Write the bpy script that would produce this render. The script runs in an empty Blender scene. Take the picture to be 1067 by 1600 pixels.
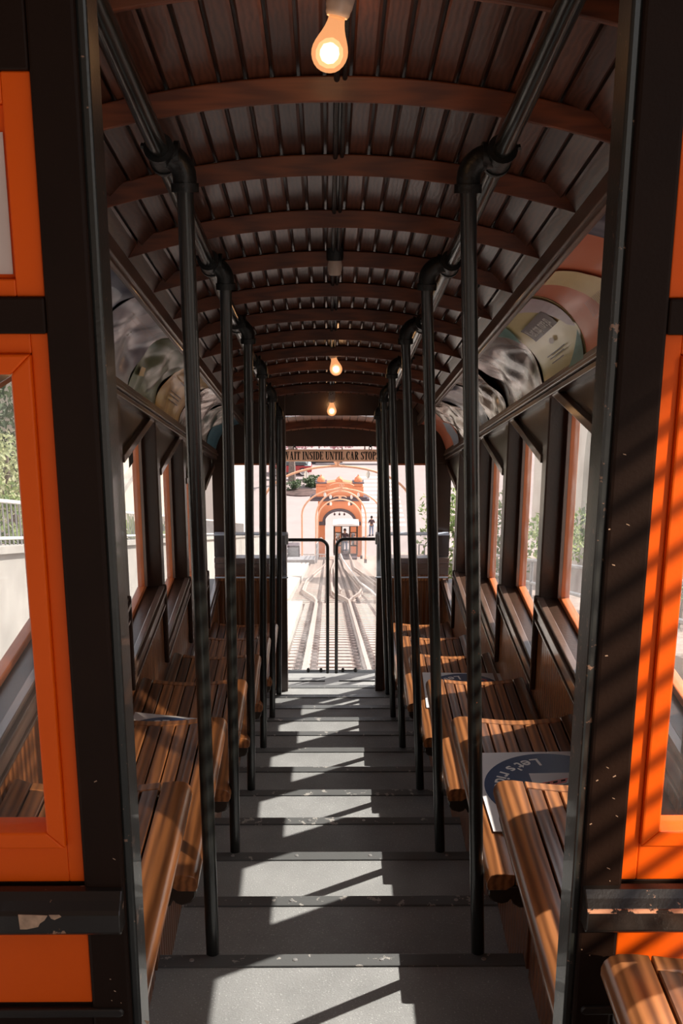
import bpy, bmesh, math, random
from mathutils import Vector, Matrix, Euler, Quaternion
random.seed(7)
PI = math.pi
S = bpy.context.scene
COL = S.collection
TA = 0.30926                      # slope of the incline
CA = 1/math.sqrt(1+TA*TA); SA = TA*CA

# ------------------------------------------------------------------ materials
MATS = {}
def newmat(name):
    m = bpy.data.materials.new(name); m.use_nodes = True
    nt = m.node_tree; b = nt.nodes['Principled BSDF']
    MATS[name] = m
    return m, nt, b
def N(nt, t, **kw):
    n = nt.nodes.new(t)
    for k, v in kw.items():
        if k in n.inputs: n.inputs[k].default_value = v
        else: setattr(n, k, v)
    return n
def L(nt, a, b): nt.links.new(a, b)
def c4(c): return (c[0], c[1], c[2], 1)
def ramp(nt, stops):
    r = nt.nodes.new('ShaderNodeValToRGB'); e = r.color_ramp.elements
    e[0].position, e[0].color = stops[0][0], c4(stops[0][1])
    e[1].position, e[1].color = stops[1][0], c4(stops[1][1])
    for p, c in stops[2:]:
        x = e.new(p); x.color = c4(c)
    return r
def coords(nt, scale=(1, 1, 1), rot=(0, 0, 0)):
    tc = N(nt, 'ShaderNodeTexCoord'); mp = N(nt, 'ShaderNodeMapping')
    mp.inputs['Scale'].default_value = scale; mp.inputs['Rotation'].default_value = rot
    L(nt, tc.outputs['Object'], mp.inputs['Vector']); return mp.outputs['Vector']
def plain(name, c, rough=.5, metal=0, var=.15, vscale=8, bump=0, bscale=60, coat=0, spec=.5, emit=0):
    m, nt, b = newmat(name)
    v = coords(nt)
    n = N(nt, 'ShaderNodeTexNoise'); n.inputs['Scale'].default_value = vscale; n.inputs['Detail'].default_value = 4
    L(nt, v, n.inputs['Vector'])
    r = ramp(nt, [(.3, [x*(1-var) for x in c]), (.7, [min(1, x*(1+var)) for x in c])])
    L(nt, n.outputs['Fac'], r.inputs['Fac']); L(nt, r.outputs['Color'], b.inputs['Base Color'])
    b.inputs['Roughness'].default_value = rough; b.inputs['Metallic'].default_value = metal
    b.inputs['Specular IOR Level'].default_value = spec
    if coat: b.inputs['Coat Weight'].default_value = coat; b.inputs['Coat Roughness'].default_value = .12
    if emit:
        b.inputs['Emission Color'].default_value = c4(c); b.inputs['Emission Strength'].default_value = emit
    if bump:
        n2 = N(nt, 'ShaderNodeTexNoise'); n2.inputs['Scale'].default_value = bscale; n2.inputs['Detail'].default_value = 3
        L(nt, v, n2.inputs['Vector'])
        bp = N(nt, 'ShaderNodeBump'); bp.inputs['Strength'].default_value = bump; bp.inputs['Distance'].default_value = .004
        L(nt, n2.outputs['Fac'], bp.inputs['Height']); L(nt, bp.outputs['Normal'], b.inputs['Normal'])
    return m
def wood(name, dark, light, grain='y', rough=.38, coat=.25, attr=None, gs=1.0, bump=.25, bead=0):
    """grain runs along the named axis"""
    m, nt, b = newmat(name)
    k = {'y': (22*gs, 1.6*gs, 22*gs), 'z': (22*gs, 22*gs, 1.6*gs), 'x': (1.6*gs, 22*gs, 22*gs)}[grain]
    v = coords(nt, k)
    n = N(nt, 'ShaderNodeTexNoise'); n.inputs['Scale'].default_value = 1.6; n.inputs['Detail'].default_value = 7; n.inputs['Distortion'].default_value = 1.4
    L(nt, v, n.inputs['Vector'])
    w = N(nt, 'ShaderNodeTexWave'); w.inputs['Scale'].default_value = .9; w.inputs['Distortion'].default_value = 7; w.inputs['Detail'].default_value = 3; w.inputs['Detail Scale'].default_value = 1.2
    L(nt, v, w.inputs['Vector'])
    mx = N(nt, 'ShaderNodeMix'); mx.data_type = 'FLOAT'; mx.inputs[0].default_value = .35
    L(nt, n.outputs['Fac'], mx.inputs[2]); L(nt, w.outputs['Fac'], mx.inputs[3])
    r = ramp(nt, [(.25, dark), (.75, light)])
    L(nt, mx.outputs[0], r.inputs['Fac'])
    out = r.outputs['Color']
    if attr:
        a = N(nt, 'ShaderNodeAttribute'); a.attribute_name = attr
        hs = N(nt, 'ShaderNodeHueSaturation'); L(nt, out, hs.inputs['Color'])
        mr = N(nt, 'ShaderNodeMapRange'); mr.inputs['To Min'].default_value = .55; mr.inputs['To Max'].default_value = 1.5
        L(nt, a.outputs['Fac'], mr.inputs['Value']); L(nt, mr.outputs['Result'], hs.inputs['Value'])
        out = hs.outputs['Color']
    L(nt, out, b.inputs['Base Color'])
    b.inputs['Roughness'].default_value = rough; b.inputs['Coat Weight'].default_value = coat; b.inputs['Coat Roughness'].default_value = .18
    bp = N(nt, 'ShaderNodeBump'); bp.inputs['Strength'].default_value = bump; bp.inputs['Distance'].default_value = .002
    L(nt, mx.outputs[0], bp.inputs['Height'])
    if bead:
        tc = N(nt, 'ShaderNodeTexCoord'); sp = N(nt, 'ShaderNodeSeparateXYZ'); L(nt, tc.outputs['Object'], sp.inputs[0])
        mm = N(nt, 'ShaderNodeMath', operation='MULTIPLY'); mm.inputs[1].default_value = 2*PI/bead
        L(nt, sp.outputs['XYZ'.index(bead_axis)], mm.inputs[0])
        sn = N(nt, 'ShaderNodeMath', operation='SINE'); L(nt, mm.outputs[0], sn.inputs[0])
        ab = N(nt, 'ShaderNodeMath', operation='ABSOLUTE'); L(nt, sn.outputs[0], ab.inputs[0])
        b2 = N(nt, 'ShaderNodeBump'); b2.inputs['Strength'].default_value = .9; b2.inputs['Distance'].default_value = .006
        L(nt, ab.outputs[0], b2.inputs['Height']); L(nt, bp.outputs['Normal'], b2.inputs['Normal'])
        L(nt, b2.outputs['Normal'], b.inputs['Normal'])
    else:
        L(nt, bp.outputs['Normal'], b.inputs['Normal'])
    return m
bead_axis = 'Y'
def chipped(name, base, chip, thr=.68, rough=.32, scale=26, coat=.2):
    m, nt, b = newmat(name)
    v = coords(nt)
    n = N(nt, 'ShaderNodeTexNoise'); n.inputs['Scale'].default_value = scale; n.inputs['Detail'].default_value = 6; n.inputs['Roughness'].default_value = .65
    L(nt, v, n.inputs['Vector'])
    n3 = N(nt, 'ShaderNodeTexNoise'); n3.inputs['Scale'].default_value = 3; L(nt, v, n3.inputs['Vector'])
    ml = N(nt, 'ShaderNodeMath', operation='MULTIPLY_ADD'); ml.inputs[1].default_value = .25
    L(nt, n3.outputs['Fac'], ml.inputs[0]); L(nt, n.outputs['Fac'], ml.inputs[2])
    r = ramp(nt, [(0, base), (thr+.125, base), (thr+.135, chip)])
    L(nt, ml.outputs[0], r.inputs['Fac']); L(nt, r.outputs['Color'], b.inputs['Base Color'])
    b.inputs['Roughness'].default_value = rough; b.inputs['Coat Weight'].default_value = coat
    n2 = N(nt, 'ShaderNodeTexNoise'); n2.inputs['Scale'].default_value = 160; L(nt, v, n2.inputs['Vector'])
    bp = N(nt, 'ShaderNodeBump'); bp.inputs['Strength'].default_value = .18; bp.inputs['Distance'].default_value = .002
    L(nt, n2.outputs['Fac'], bp.inputs['Height']); L(nt, bp.outputs['Normal'], b.inputs['Normal'])
    return m
def glass(name, dirt=.05, tint=(1, 1, 1), rough=.02, dirt_haze_c=(.8, .82, .8), ior=1.45):
    m, nt, b = newmat(name); nt.nodes.remove(b)
    out = nt.nodes['Material Output']
    tr = N(nt, 'ShaderNodeBsdfTransparent'); tr.inputs[0].default_value = c4(tint)
    gl = N(nt, 'ShaderNodeBsdfGlossy'); gl.inputs['Roughness'].default_value = rough
    df = N(nt, 'ShaderNodeBsdfTranslucent'); df.inputs[0].default_value = c4(dirt_haze_c)  # film of dirt that also carries the bright haze on the panes
    lw = N(nt, 'ShaderNodeLayerWeight'); lw.inputs['Blend'].default_value = .5
    pw = N(nt, 'ShaderNodeMath', operation='POWER'); pw.inputs[1].default_value = 5; L(nt, lw.outputs['Facing'], pw.inputs[0])
    fr = N(nt, 'ShaderNodeMath', operation='MULTIPLY_ADD'); fr.inputs[1].default_value = .22; fr.inputs[2].default_value = .015; L(nt, pw.outputs[0], fr.inputs[0])
    m1 = N(nt, 'ShaderNodeMixShader'); L(nt, fr.outputs[0], m1.inputs[0]); L(nt, tr.outputs[0], m1.inputs[1]); L(nt, gl.outputs[0], m1.inputs[2])
    v = coords(nt); n = N(nt, 'ShaderNodeTexNoise'); n.inputs['Scale'].default_value = 14; n.inputs['Detail'].default_value = 6; L(nt, v, n.inputs['Vector'])
    mr = N(nt, 'ShaderNodeMapRange'); mr.inputs['From Min'].default_value = .35; mr.inputs['From Max'].default_value = .8; mr.inputs['To Min'].default_value = dirt*.4; mr.inputs['To Max'].default_value = dirt*2
    L(nt, n.outputs['Fac'], mr.inputs['Value'])
    m2 = N(nt, 'ShaderNodeMixShader'); L(nt, mr.outputs[0], m2.inputs[0]); L(nt, m1.outputs[0], m2.inputs[1]); L(nt, df.outputs[0], m2.inputs[2])
    L(nt, m2.outputs[0], out.inputs[0]); return m
def emis(name, c, s):
    m, nt, b = newmat(name); nt.nodes.remove(b); e = N(nt, 'ShaderNodeEmission'); e.inputs[0].default_value = c4(c); e.inputs[1].default_value = s
    L(nt, e.outputs[0], nt.nodes['Material Output'].inputs[0]); return m

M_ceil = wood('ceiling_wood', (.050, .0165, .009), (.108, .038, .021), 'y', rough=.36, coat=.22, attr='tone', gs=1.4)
M_beam = wood('beam_wood', (.088, .022, .009), (.20, .054, .018), 'x', rough=.5, coat=.08, gs=1.2)
M_frame = plain('dark_brown_paint', (.046, .022, .0125), .36, coat=.2, bump=.15, bscale=90)
M_trim = plain('trim_varnish', (.15, .092, .068), .3, coat=.6, bump=.1)  # base colour lightened to carry the sky reflection on the mouldings
M_bead = wood('beadboard_wood', (.17, .058, .019), (.34, .125, .043), 'z', rough=.35, coat=.4, bead=.075)
bead_axis = 'X'
M_bead2 = wood('beadboard_end_wood', (.14, .05, .018), (.28, .10, .035), 'z', rough=.4, coat=.3, bead=.075)
M_bench = wood('bench_wood', (.13, .046, .016), (.45, .175, .06), 'y', rough=.3, coat=.4, gs=.75, bump=.3)
M_benchd = wood('bench_wood_dark', (.065, .026, .013), (.19, .072, .028), 'y', rough=.3, coat=.4, gs=.8, bump=.35)
M_block = plain('bracket_paint', (.03, .018, .012), .35, coat=.3)
M_pole = chipped('pole_steel', (.014, .015, .014), (.16, .05, .025), thr=.72, rough=.28, scale=40)
M_rail = plain('rail_steel', (.05, .055, .052), .22, metal=.85, var=.3)
M_fit = plain('fitting_iron', (.012, .013, .013), .4, metal=.3, bump=.3, bscale=120)
M_nose = chipped('nosing_metal', (.12, .125, .125), (.42, .40, .37), thr=.62, rough=.4, scale=30, coat=0)
M_orange = plain('orange_paint', (.80, .10, .0), .5, var=.05, vscale=3, bump=.12, bscale=70, coat=.0, spec=.25)
M_sash = plain('sash_orange_paint', (.55, .15, .045), .4, var=.15)
M_black = chipped('black_paint', (.014, .010, .008), (.30, .17, .11), thr=.66, rough=.34, scale=34)
M_blackp = plain('black_paint_smooth', (.014, .0058, .0032), .55, bump=.12, bscale=160, coat=.0, spec=.12)
M_edge = chipped('worn_edge', (.02, .021, .019), (.26, .15, .10), thr=.64, rough=.3, scale=60)
M_worn = chipped('worn_belt_edge', (.02, .012, .009), (.72, .34, .2), thr=.50, rough=.5, scale=30, coat=0)
M_chip = plain('bare_paint_chip', (.42, .27, .18), .6, var=.3, vscale=60)
M_green = plain('old_green_paint', (.035, .031, .02), .45, var=.25, vscale=12, bump=.2)
M_glass = glass('window_glass', .035)
M_acryl = glass('acrylic', .05, rough=.05, dirt_haze_c=(.75, .82, .95))
M_acedge = plain('acrylic_edge', (.55, .62, .72), .25, var=.1)
M_gateac = glass('gate_acrylic', .10, rough=.05, dirt_haze_c=(.9, .88, .87))
M_porc = plain('porcelain', (.62, .5, .42), .35, bump=.1, coat=.3)
M_brass = plain('brass', (.6, .4, .15), .3, metal=1)
M_alu = plain('aluminium', (.5, .5, .5), .4, metal=.7, var=.2)
M_white = plain('white_card', (.72, .70, .70), .45, var=.03)
M_navy = plain('navy_print', (.03, .055, .13), .4, var=.08)
M_red = plain('red_print', (.75, .09, .04), .4, var=.05)
M_paper = plain('notice_paper', (.62, .5, .45), .6, var=.04)
M_cream = plain('sign_board', (.93, .72, .58), .5, var=.08)  # board colour lightened to carry the haze glare
M_ink = plain('sign_ink', (.008, .008, .008), .5, var=0)
M_wht = plain('white_print', (.85, .84, .82), .45, var=.02)
def floor_mat():
    m, nt, b = newmat('step_covering'); v = coords(nt)
    n = N(nt, 'ShaderNodeTexNoise'); n.inputs['Scale'].default_value = 6; n.inputs['Detail'].default_value = 5; L(nt, v, n.inputs['Vector'])
    s = N(nt, 'ShaderNodeTexNoise'); s.inputs['Scale'].default_value = 230; s.inputs['Detail'].default_value = 2; L(nt, v, s.inputs['Vector'])
    r = ramp(nt, [(.3, (.25, .256, .254)), (.75, (.335, .342, .338))]); L(nt, n.outputs['Fac'], r.inputs['Fac'])
    r2 = ramp(nt, [(.0, (.68, .68, .68)), (.42, (.95, .95, .95)), (.66, (1.0, 1.0, 1.0)), (.70, (1.7, 1.7, 1.7))]); L(nt, s.outputs['Fac'], r2.inputs['Fac'])
    mx = N(nt, 'ShaderNodeMix'); mx.data_type = 'RGBA'; mx.blend_type = 'MULTIPLY'; mx.inputs[0].default_value = 1
    L(nt, r.outputs['Color'], mx.inputs[6]); L(nt, r2.outputs['Color'], mx.inputs[7]); L(nt, mx.outputs[2], b.inputs['Base Color'])
    b.inputs['Roughness'].default_value = .7
    bp = N(nt, 'ShaderNodeBump'); bp.inputs['Strength'].default_value = .5; bp.inputs['Distance'].default_value = .002
    L(nt, s.outputs['Fac'], bp.inputs['Height']); L(nt, bp.outputs['Normal'], b.inputs['Normal']); return m
M_floor = floor_mat()
_nt = M_cream.node_tree; _b = _nt.nodes['Principled BSDF']; _t = N(_nt, 'ShaderNodeBsdfTranslucent'); _t.inputs[0].default_value = (.93, .70, .55, 1)  # translucency added to brighten the shaded side of the board
_m = N(_nt, 'ShaderNodeMixShader'); _m.inputs[0].default_value = .5; L(_nt, _b.outputs[0], _m.inputs[1]); L(_nt, _t.outputs[0], _m.inputs[2]); L(_nt, _m.outputs[0], _nt.nodes['Material Output'].inputs[0])
# outdoors: haze and overexposure are put into the pale colours
M_tie = plain('pale_tie', (.46, .375, .335), .8, var=.25, vscale=10)
M_clip = plain('rail_clip', (.16, .11, .10), .6, var=.3, vscale=20)
M_railo = plain('track_rail', (.44, .35, .315), .4, metal=.1, var=.12)
M_conc = plain('pale_concrete', (.50, .46, .43), .85, var=.08, vscale=2)
M_conc2 = plain('wall_concrete', (.40, .385, .36), .85, var=.14, vscale=1.5)
M_ground = plain('ballast_ground', (.34, .27, .24), .9, var=.25, vscale=7)
M_asph = plain('street_paving', (.34, .285, .28), .9, var=.05, vscale=.6)
M_line = plain('road_paint', (.62, .58, .56), .8, var=.03)
M_kerb = plain('dark_kerb_stone', (.25, .23, .24), .8, var=.1)  # dark grey kerb colour
M_mulch = plain('planting_bed', (.09, .055, .05), .9, var=.5, vscale=3)
M_arch = plain('arch_orange', (.68, .25, .125), .6, var=.06, vscale=1)
M_archd = plain('arch_dark_trim', (.10, .075, .09), .6, var=.15)
M_hoop = plain('hoop_paint', (.84, .46, .30), .5, var=.05)
M_steel = plain('grey_steel', (.36, .36, .38), .5, metal=.3)
M_lamp = plain('lamp_glass', (.85, .83, .80), .4, var=.02)
M_build = plain('cream_render', (.66, .60, .51), .85, var=.03, vscale=.6)
M_buildw = plain('white_render', (.68, .65, .62), .85, var=.03, vscale=.6)
M_wing = plain('window_dark', (.10, .11, .12), .2, var=.1)
M_carred = plain('car_red', (.42, .04, .045), .3, coat=.5)
M_carteal = plain('car_roof_teal', (.45, .66, .66), .3, coat=.5)
M_tyre = plain('tyre', (.03, .03, .04), .7)
M_skin = plain('skin', (.42, .24, .17), .6, var=.05)
M_hair = plain('hair', (.03, .02, .018), .6)
M_shirt = plain('dark_shirt', (.085, .055, .065), .8)
M_jean = plain('jeans', (.20, .26, .38), .8)
M_trunk = plain('bark', (.20, .16, .14), .9, var=.3, bump=.5)
def leaf(name, c, c2):
    m, nt, b = newmat(name)
    a = N(nt, 'ShaderNodeAttribute'); a.attribute_name = 'tone'
    r = ramp(nt, [(.0, c), (1, c2)]); L(nt, a.outputs['Fac'], r.inputs['Fac']); L(nt, r.outputs['Color'], b.inputs['Base Color'])
    b.inputs['Roughness'].default_value = .6
    tr = N(nt, 'ShaderNodeBsdfTranslucent'); L(nt, r.outputs['Color'], tr.inputs[0])
    mx = N(nt, 'ShaderNodeMixShader'); mx.inputs[0].default_value = .4
    L(nt, b.outputs[0], mx.inputs[1]); L(nt, tr.outputs[0], mx.inputs[2]); L(nt, mx.outputs[0], nt.nodes['Material Output'].inputs[0]); return m
M_leaf = leaf('leaf_green', (.10, .18, .05), (.42, .50, .22))
M_leafd = leaf('leaf_deep', (.035, .06, .03), (.16, .22, .12))
M_leafp = leaf('leaf_pale', (.35, .42, .22), (.70, .72, .45))
M_pink = leaf('blossom_pink', (.55, .25, .30), (.95, .75, .78))

# ------------------------------------------------------------------ mesh builder
class MB:
    def __init__(s): s.v = []; s.f = []; s.t = []; s.mi = []; s.cm = 0; s.tone = 0.5
    def add(s, vs, fs):
        o = len(s.v); s.v += [tuple(p) for p in vs]
        for f in fs: s.f.append(tuple(i+o for i in f)); s.t.append(s.tone); s.mi.append(s.cm)
        return s
    def box(s, x0, x1, y0, y1, z0, z1):
        return s.add([(x0, y0, z0), (x1, y0, z0), (x1, y1, z0), (x0, y1, z0), (x0, y0, z1), (x1, y0, z1), (x1, y1, z1), (x0, y1, z1)],
                     [(0, 3, 2, 1), (4, 5, 6, 7), (0, 1, 5, 4), (1, 2, 6, 5), (2, 3, 7, 6), (3, 0, 4, 7)])
    def inc(s, x0, x1, y0, y1, v0, v1):
        "box whose top and bottom follow the incline"
        z = lambda y, v: v - y*TA
        return s.add([(x0, y0, z(y0, v0)), (x1, y0, z(y0, v0)), (x1, y1, z(y1, v0)), (x0, y1, z(y1, v0)), (x0, y0, z(y0, v1)), (x1, y0, z(y0, v1)), (x1, y1, z(y1, v1)), (x0, y1, z(y1, v1))],
                     [(0, 3, 2, 1), (4, 5, 6, 7), (0, 1, 5, 4), (1, 2, 6, 5), (2, 3, 7, 6), (3, 0, 4, 7)])
    def prism(s, poly, ax, a0, a1):
        "poly of 2-D points in the plane across axis ax"
        n = len(poly)
        def P(p, a):
            return {'x': (a, p[0], p[1]), 'y': (p[0], a, p[1]), 'z': (p[0], p[1], a)}[ax]
        vs = [P(p, a0) for p in poly]+[P(p, a1) for p in poly]
        return s.add(vs, [tuple(range(n))[::-1], tuple(range(n, 2*n))]+[(i, (i+1) % n, n+(i+1) % n, n+i) for i in range(n)])
    def tube(s, pts, r, n=12, cap=True, closed=False):
        pts = [Vector(p) for p in pts]; m = len(pts)
        rs = r if isinstance(r, (list, tuple)) else [r]*m
        vs = []; up = None
        for i, p in enumerate(pts):
            if closed: t = (pts[(i+1) % m]-pts[i-1]).normalized()
            else: t = (pts[min(i+1, m-1)]-pts[max(i-1, 0)]).normalized()
            if up is None:
                up = Vector((0, 0, 1)) if abs(t.z) < .9 else Vector((1, 0, 0))
            u = (up-t*up.dot(t)).normalized(); up = u; w = t.cross(u)
            for k in range(n):
                a = 2*PI*k/n; vs.append(p+(u*math.cos(a)+w*math.sin(a))*rs[i])
        fs = []
        for i in range(m if closed else m-1):
            j = (i+1) % m
            for k in range(n):
                fs.append((i*n+k, i*n+(k+1) % n, j*n+(k+1) % n, j*n+k))
        if cap and not closed: fs += [tuple(range(n))[::-1], tuple(range((m-1)*n, m*n))]
        return s.add(vs, fs)
    def lathe(s, prof, c=(0, 0, 0), ax=(0, 0, 1), n=20):
        "prof: (radius, height) pairs"
        q = Vector((0, 0, 1)).rotation_difference(Vector(ax).normalized()); c = Vector(c)
        vs = []
        for r, h in prof:
            for k in range(n):
                a = 2*PI*k/n; vs.append(c+q@Vector((r*math.cos(a), r*math.sin(a), h)))
        fs = [(i*n+k, i*n+(k+1) % n, (i+1)*n+(k+1) % n, (i+1)*n+k) for i in range(len(prof)-1) for k in range(n)]
        fs += [tuple(range(n))[::-1], tuple(range((len(prof)-1)*n, len(prof)*n))]
        return s.add(vs, fs)
    def quad(s, a, b, c, d): return s.add([a, b, c, d], [(0, 1, 2, 3)])
    def build(s, name, mat, parent=None, smooth=False, bevel=0, loc=None, angle=40, tone=False):
        me = bpy.data.meshes.new(name); me.from_pydata(s.v, [], s.f)
        bm = bmesh.new(); bm.from_mesh(me)
        bmesh.ops.recalc_face_normals(bm, faces=bm.faces) if not tone else None
        bm.to_mesh(me); bm.free()
        mats = mat if isinstance(mat, (list, tuple)) else [mat]
        for m in mats: me.materials.append(m)
        if len(mats) > 1: me.polygons.foreach_set('material_index', s.mi)
        if tone:
            a = me.attributes.new('tone', 'FLOAT', 'FACE'); a.data.foreach_set('value', s.t)
        if smooth:
            me.polygons.foreach_set('use_smooth', [True]*len(me.polygons))
            me.set_sharp_from_angle(angle=math.radians(angle))
        o = bpy.data.objects.new(name, me); COL.objects.link(o)
        if parent: o.parent = parent
        if loc: o.location = loc
        if bevel:
            b = o.modifiers.new('Bevel', 'BEVEL'); b.width = bevel; b.segments = 2; b.limit_method = 'ANGLE'; b.angle_limit = math.radians(35)
        return o
def tag(o, label=None, cat=None, group=None, kind=None):
    if label: o['label'] = label
    if cat: o['category'] = cat
    if group: o['group'] = group
    if kind: o['kind'] = kind
    return o
def empty(name, loc=(0, 0, 0), label=None, cat=None, group=None, rz=0, kind=None):
    o = bpy.data.objects.new(name, None); o.empty_display_size = .05; COL.objects.link(o); o.location = loc; o.rotation_euler = (0, 0, rz)
    return tag(o, label, cat, group, kind)
def struct(o, label=None, cat=None): return tag(o, label, cat, None, 'structure')
def copy_tree(o, parent=None):
    c = o.copy(); COL.objects.link(c); c.parent = parent
    for ch in list(o.children): copy_tree(ch, c)
    return c
ORD = ['nearest', 'second', 'third', 'fourth', 'fifth', 'sixth', 'seventh', 'eighth', 'ninth', 'tenth', 'eleventh', 'twelfth', 'thirteenth', 'fourteenth', 'fifteenth', 'sixteenth']
def text_mesh(body, size=1.0, align='LEFT', bold=0.0):
    cu = bpy.data.curves.new('lettering', 'FONT'); cu.body = body; cu.size = size; cu.align_x = align; cu.offset = bold
    cu.extrude = 0
    o = bpy.data.objects.new('lettering', cu); COL.objects.link(o)
    bpy.context.view_layer.update()
    dg = bpy.context.evaluated_depsgraph_get()
    me = bpy.data.meshes.new_from_object(o.evaluated_get(dg))
    vs = [tuple(v.co) for v in me.vertices]; fs = [tuple(p.vertices) for p in me.polygons]
    bpy.data.objects.remove(o); bpy.data.meshes.remove(me)
    return vs, fs
# ================================================================== THE CAR
XL, XR = -.76, .80
XC = .02
YN = lambda n: 2.538+.4540*n
ZN = lambda n: -1.936-.1405*n
def inner(s): return XR if s > 0 else XL
SN = {1: 'right', -1: 'left'}
zi = lambda y, v: v-y*TA

# ---- floor: steps going down the incline
prof = [(-.2, ZN(-5))]
for n in range(-5, 12):
    if YN(n) > -.2:
        prof += [(YN(n), ZN(n)), (YN(n), ZN(n+1))]
prof = [(-.2, prof[1][1])]+prof[1:]
prof += [(8.06, ZN(12)), (8.06, ZN(12)-.12), (7.6, ZN(12)-.14)]
prof += [(-.2, prof[0][1]-.35)]
o = MB().prism(prof, 'x', XL-.02, XR+.02).build('floor', M_floor)
struct(o, 'grey stepped floor of the car going down the aisle')
for n in range(-1, 12):
    m = MB().box(XL+.004, XR-.004, YN(n)-.042, YN(n)+.006, ZN(n)-.022, ZN(n)+.005)
    o = m.build('step_nosing', M_nose, bevel=.003)
    tag(o, 'worn metal nosing on the edge of the %s step down the aisle' % (ORD[n+1] if n < 11 else 'last'), 'step nosing', 'metal nosings of the aisle steps')
    if 0 <= n <= 3:
        sc = None
        for k in range(6):
            if sc is None: sc = MB().lathe([(.007, 0), (.006, .0015), (.001, .002)], (0, 0, 0), n=8).build('screw', M_alu, o)
            else:
                c = sc.copy(); COL.objects.link(c); c.parent = o; sc = c
            sc.location = (XL+.18+k*.245+random.uniform(-.02, .02), YN(n)-.018, ZN(n)+.0051)

# ---- ceiling boards, beams
def vceil(x): return .947-.25*(x-XC)**2-2.7*max(0, abs(x-XC)-.45)**2
bw = .0525
mb = MB()
nb = 23
x0 = XC-bw*nb/2
for k in range(nb):
    a, b = x0+k*bw, x0+(k+1)*bw
    mb.tone = random.random()
    g = .0035
    def q(xa, va, xb, vb):
        mb.add([(xa, .8, zi(.8, va)), (xb, .8, zi(.8, vb)), (xb, 7.56, zi(7.56, vb)), (xa, 7.56, zi(7.56, va))], [(0, 1, 2, 3)])
    va, vb = vceil(a), vceil(b)
    q(a+g, va+.004, a+g+.004, va); q(a+g+.004, va, b-g-.006, vb); q(b-g-.006, vb, b-g, vb+.004)
    mb.tone = 0; q(b-g, vb+.014, b+g, vb+.014); q(b-g, vb+.004, b-g, vb+.014); q(b+g, vb+.004, b+g, vb+.014)
ceil = mb.build('ceiling', M_ceil, tone=True)
struct(ceil, 'dark varnished board ceiling arched over the aisle')
# weather roof above
pts = []
for i in range(13):
    x = -1.06+i*(2.16/12); pts.append((x, 1.03-.17*(x-XC)**2))
top = [(x, v+.05) for x, v in pts][::-1]
mb = MB(); poly = pts+top; n = len(poly)
mb.add([(x, .7, zi(.7, v)) for x, v in poly]+[(x, 8.42, zi(8.42, v)) for x, v in poly],
       [tuple(range(n)), tuple(range(n, 2*n))]+[(i, (i+1) % n, n+(i+1) % n, n+i) for i in range(n)])
mb.build('roof_shell', M_frame, ceil)
def beam(y, v0=.897, x0=XC-.585, x1=XC+.585, d=.05, th=.026, zfun=None, name='ceiling_beam', slope=True):
    m = MB(); P = []; nn = 18
    for i in range(nn+1):
        x = x0+(x1-x0)*i/nn; P.append((x, v0-.25*(x-XC)**2))
    Q = [(x, v+d) for x, v in P]
    vs = []; fs = []
    for yy in (y-th/2, y+th/2):
        vs += [(x, yy, v-y*TA) for x, v in P]+[(x, yy, v-y*TA) for x, v in Q]
    a = nn+1
    for i in range(nn):
        fs += [(i, i+1, a+i+1, a+i), (2*a+i, 2*a+a+i, 2*a+a+i+1, 2*a+i+1), (i, 2*a+i, 2*a+i+1, i+1), (a+i, a+i+1, 3*a+i+1, 3*a+i)]
    fs += [(0, a, 3*a, 2*a), (nn, 2*a+nn, 3*a+nn, a+nn)]
    m.add(vs, fs)
    return m.build(name, M_beam, bevel=.003)
for k in range(-1, 11):
    o = beam(2.44+.4537*k)
    tag(o, 'curved wooden roof beam across the board ceiling, %s from the viewer' % ORD[k+1], 'roof beam', 'curved roof beams of the car ceiling')
# conduit
o = MB().tube([(.018, .9, zi(.9, .936)), (.018, 7.45, zi(7.45, .936))], .006, 8).tube([(.034, .9, zi(.9, .938)), (.034, 7.45, zi(7.45, .938))], .005, 8).build('wiring_conduit', M_fit, smooth=True)
tag(o, 'thin dark wiring conduit along the middle of the board ceiling', 'conduit')

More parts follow.
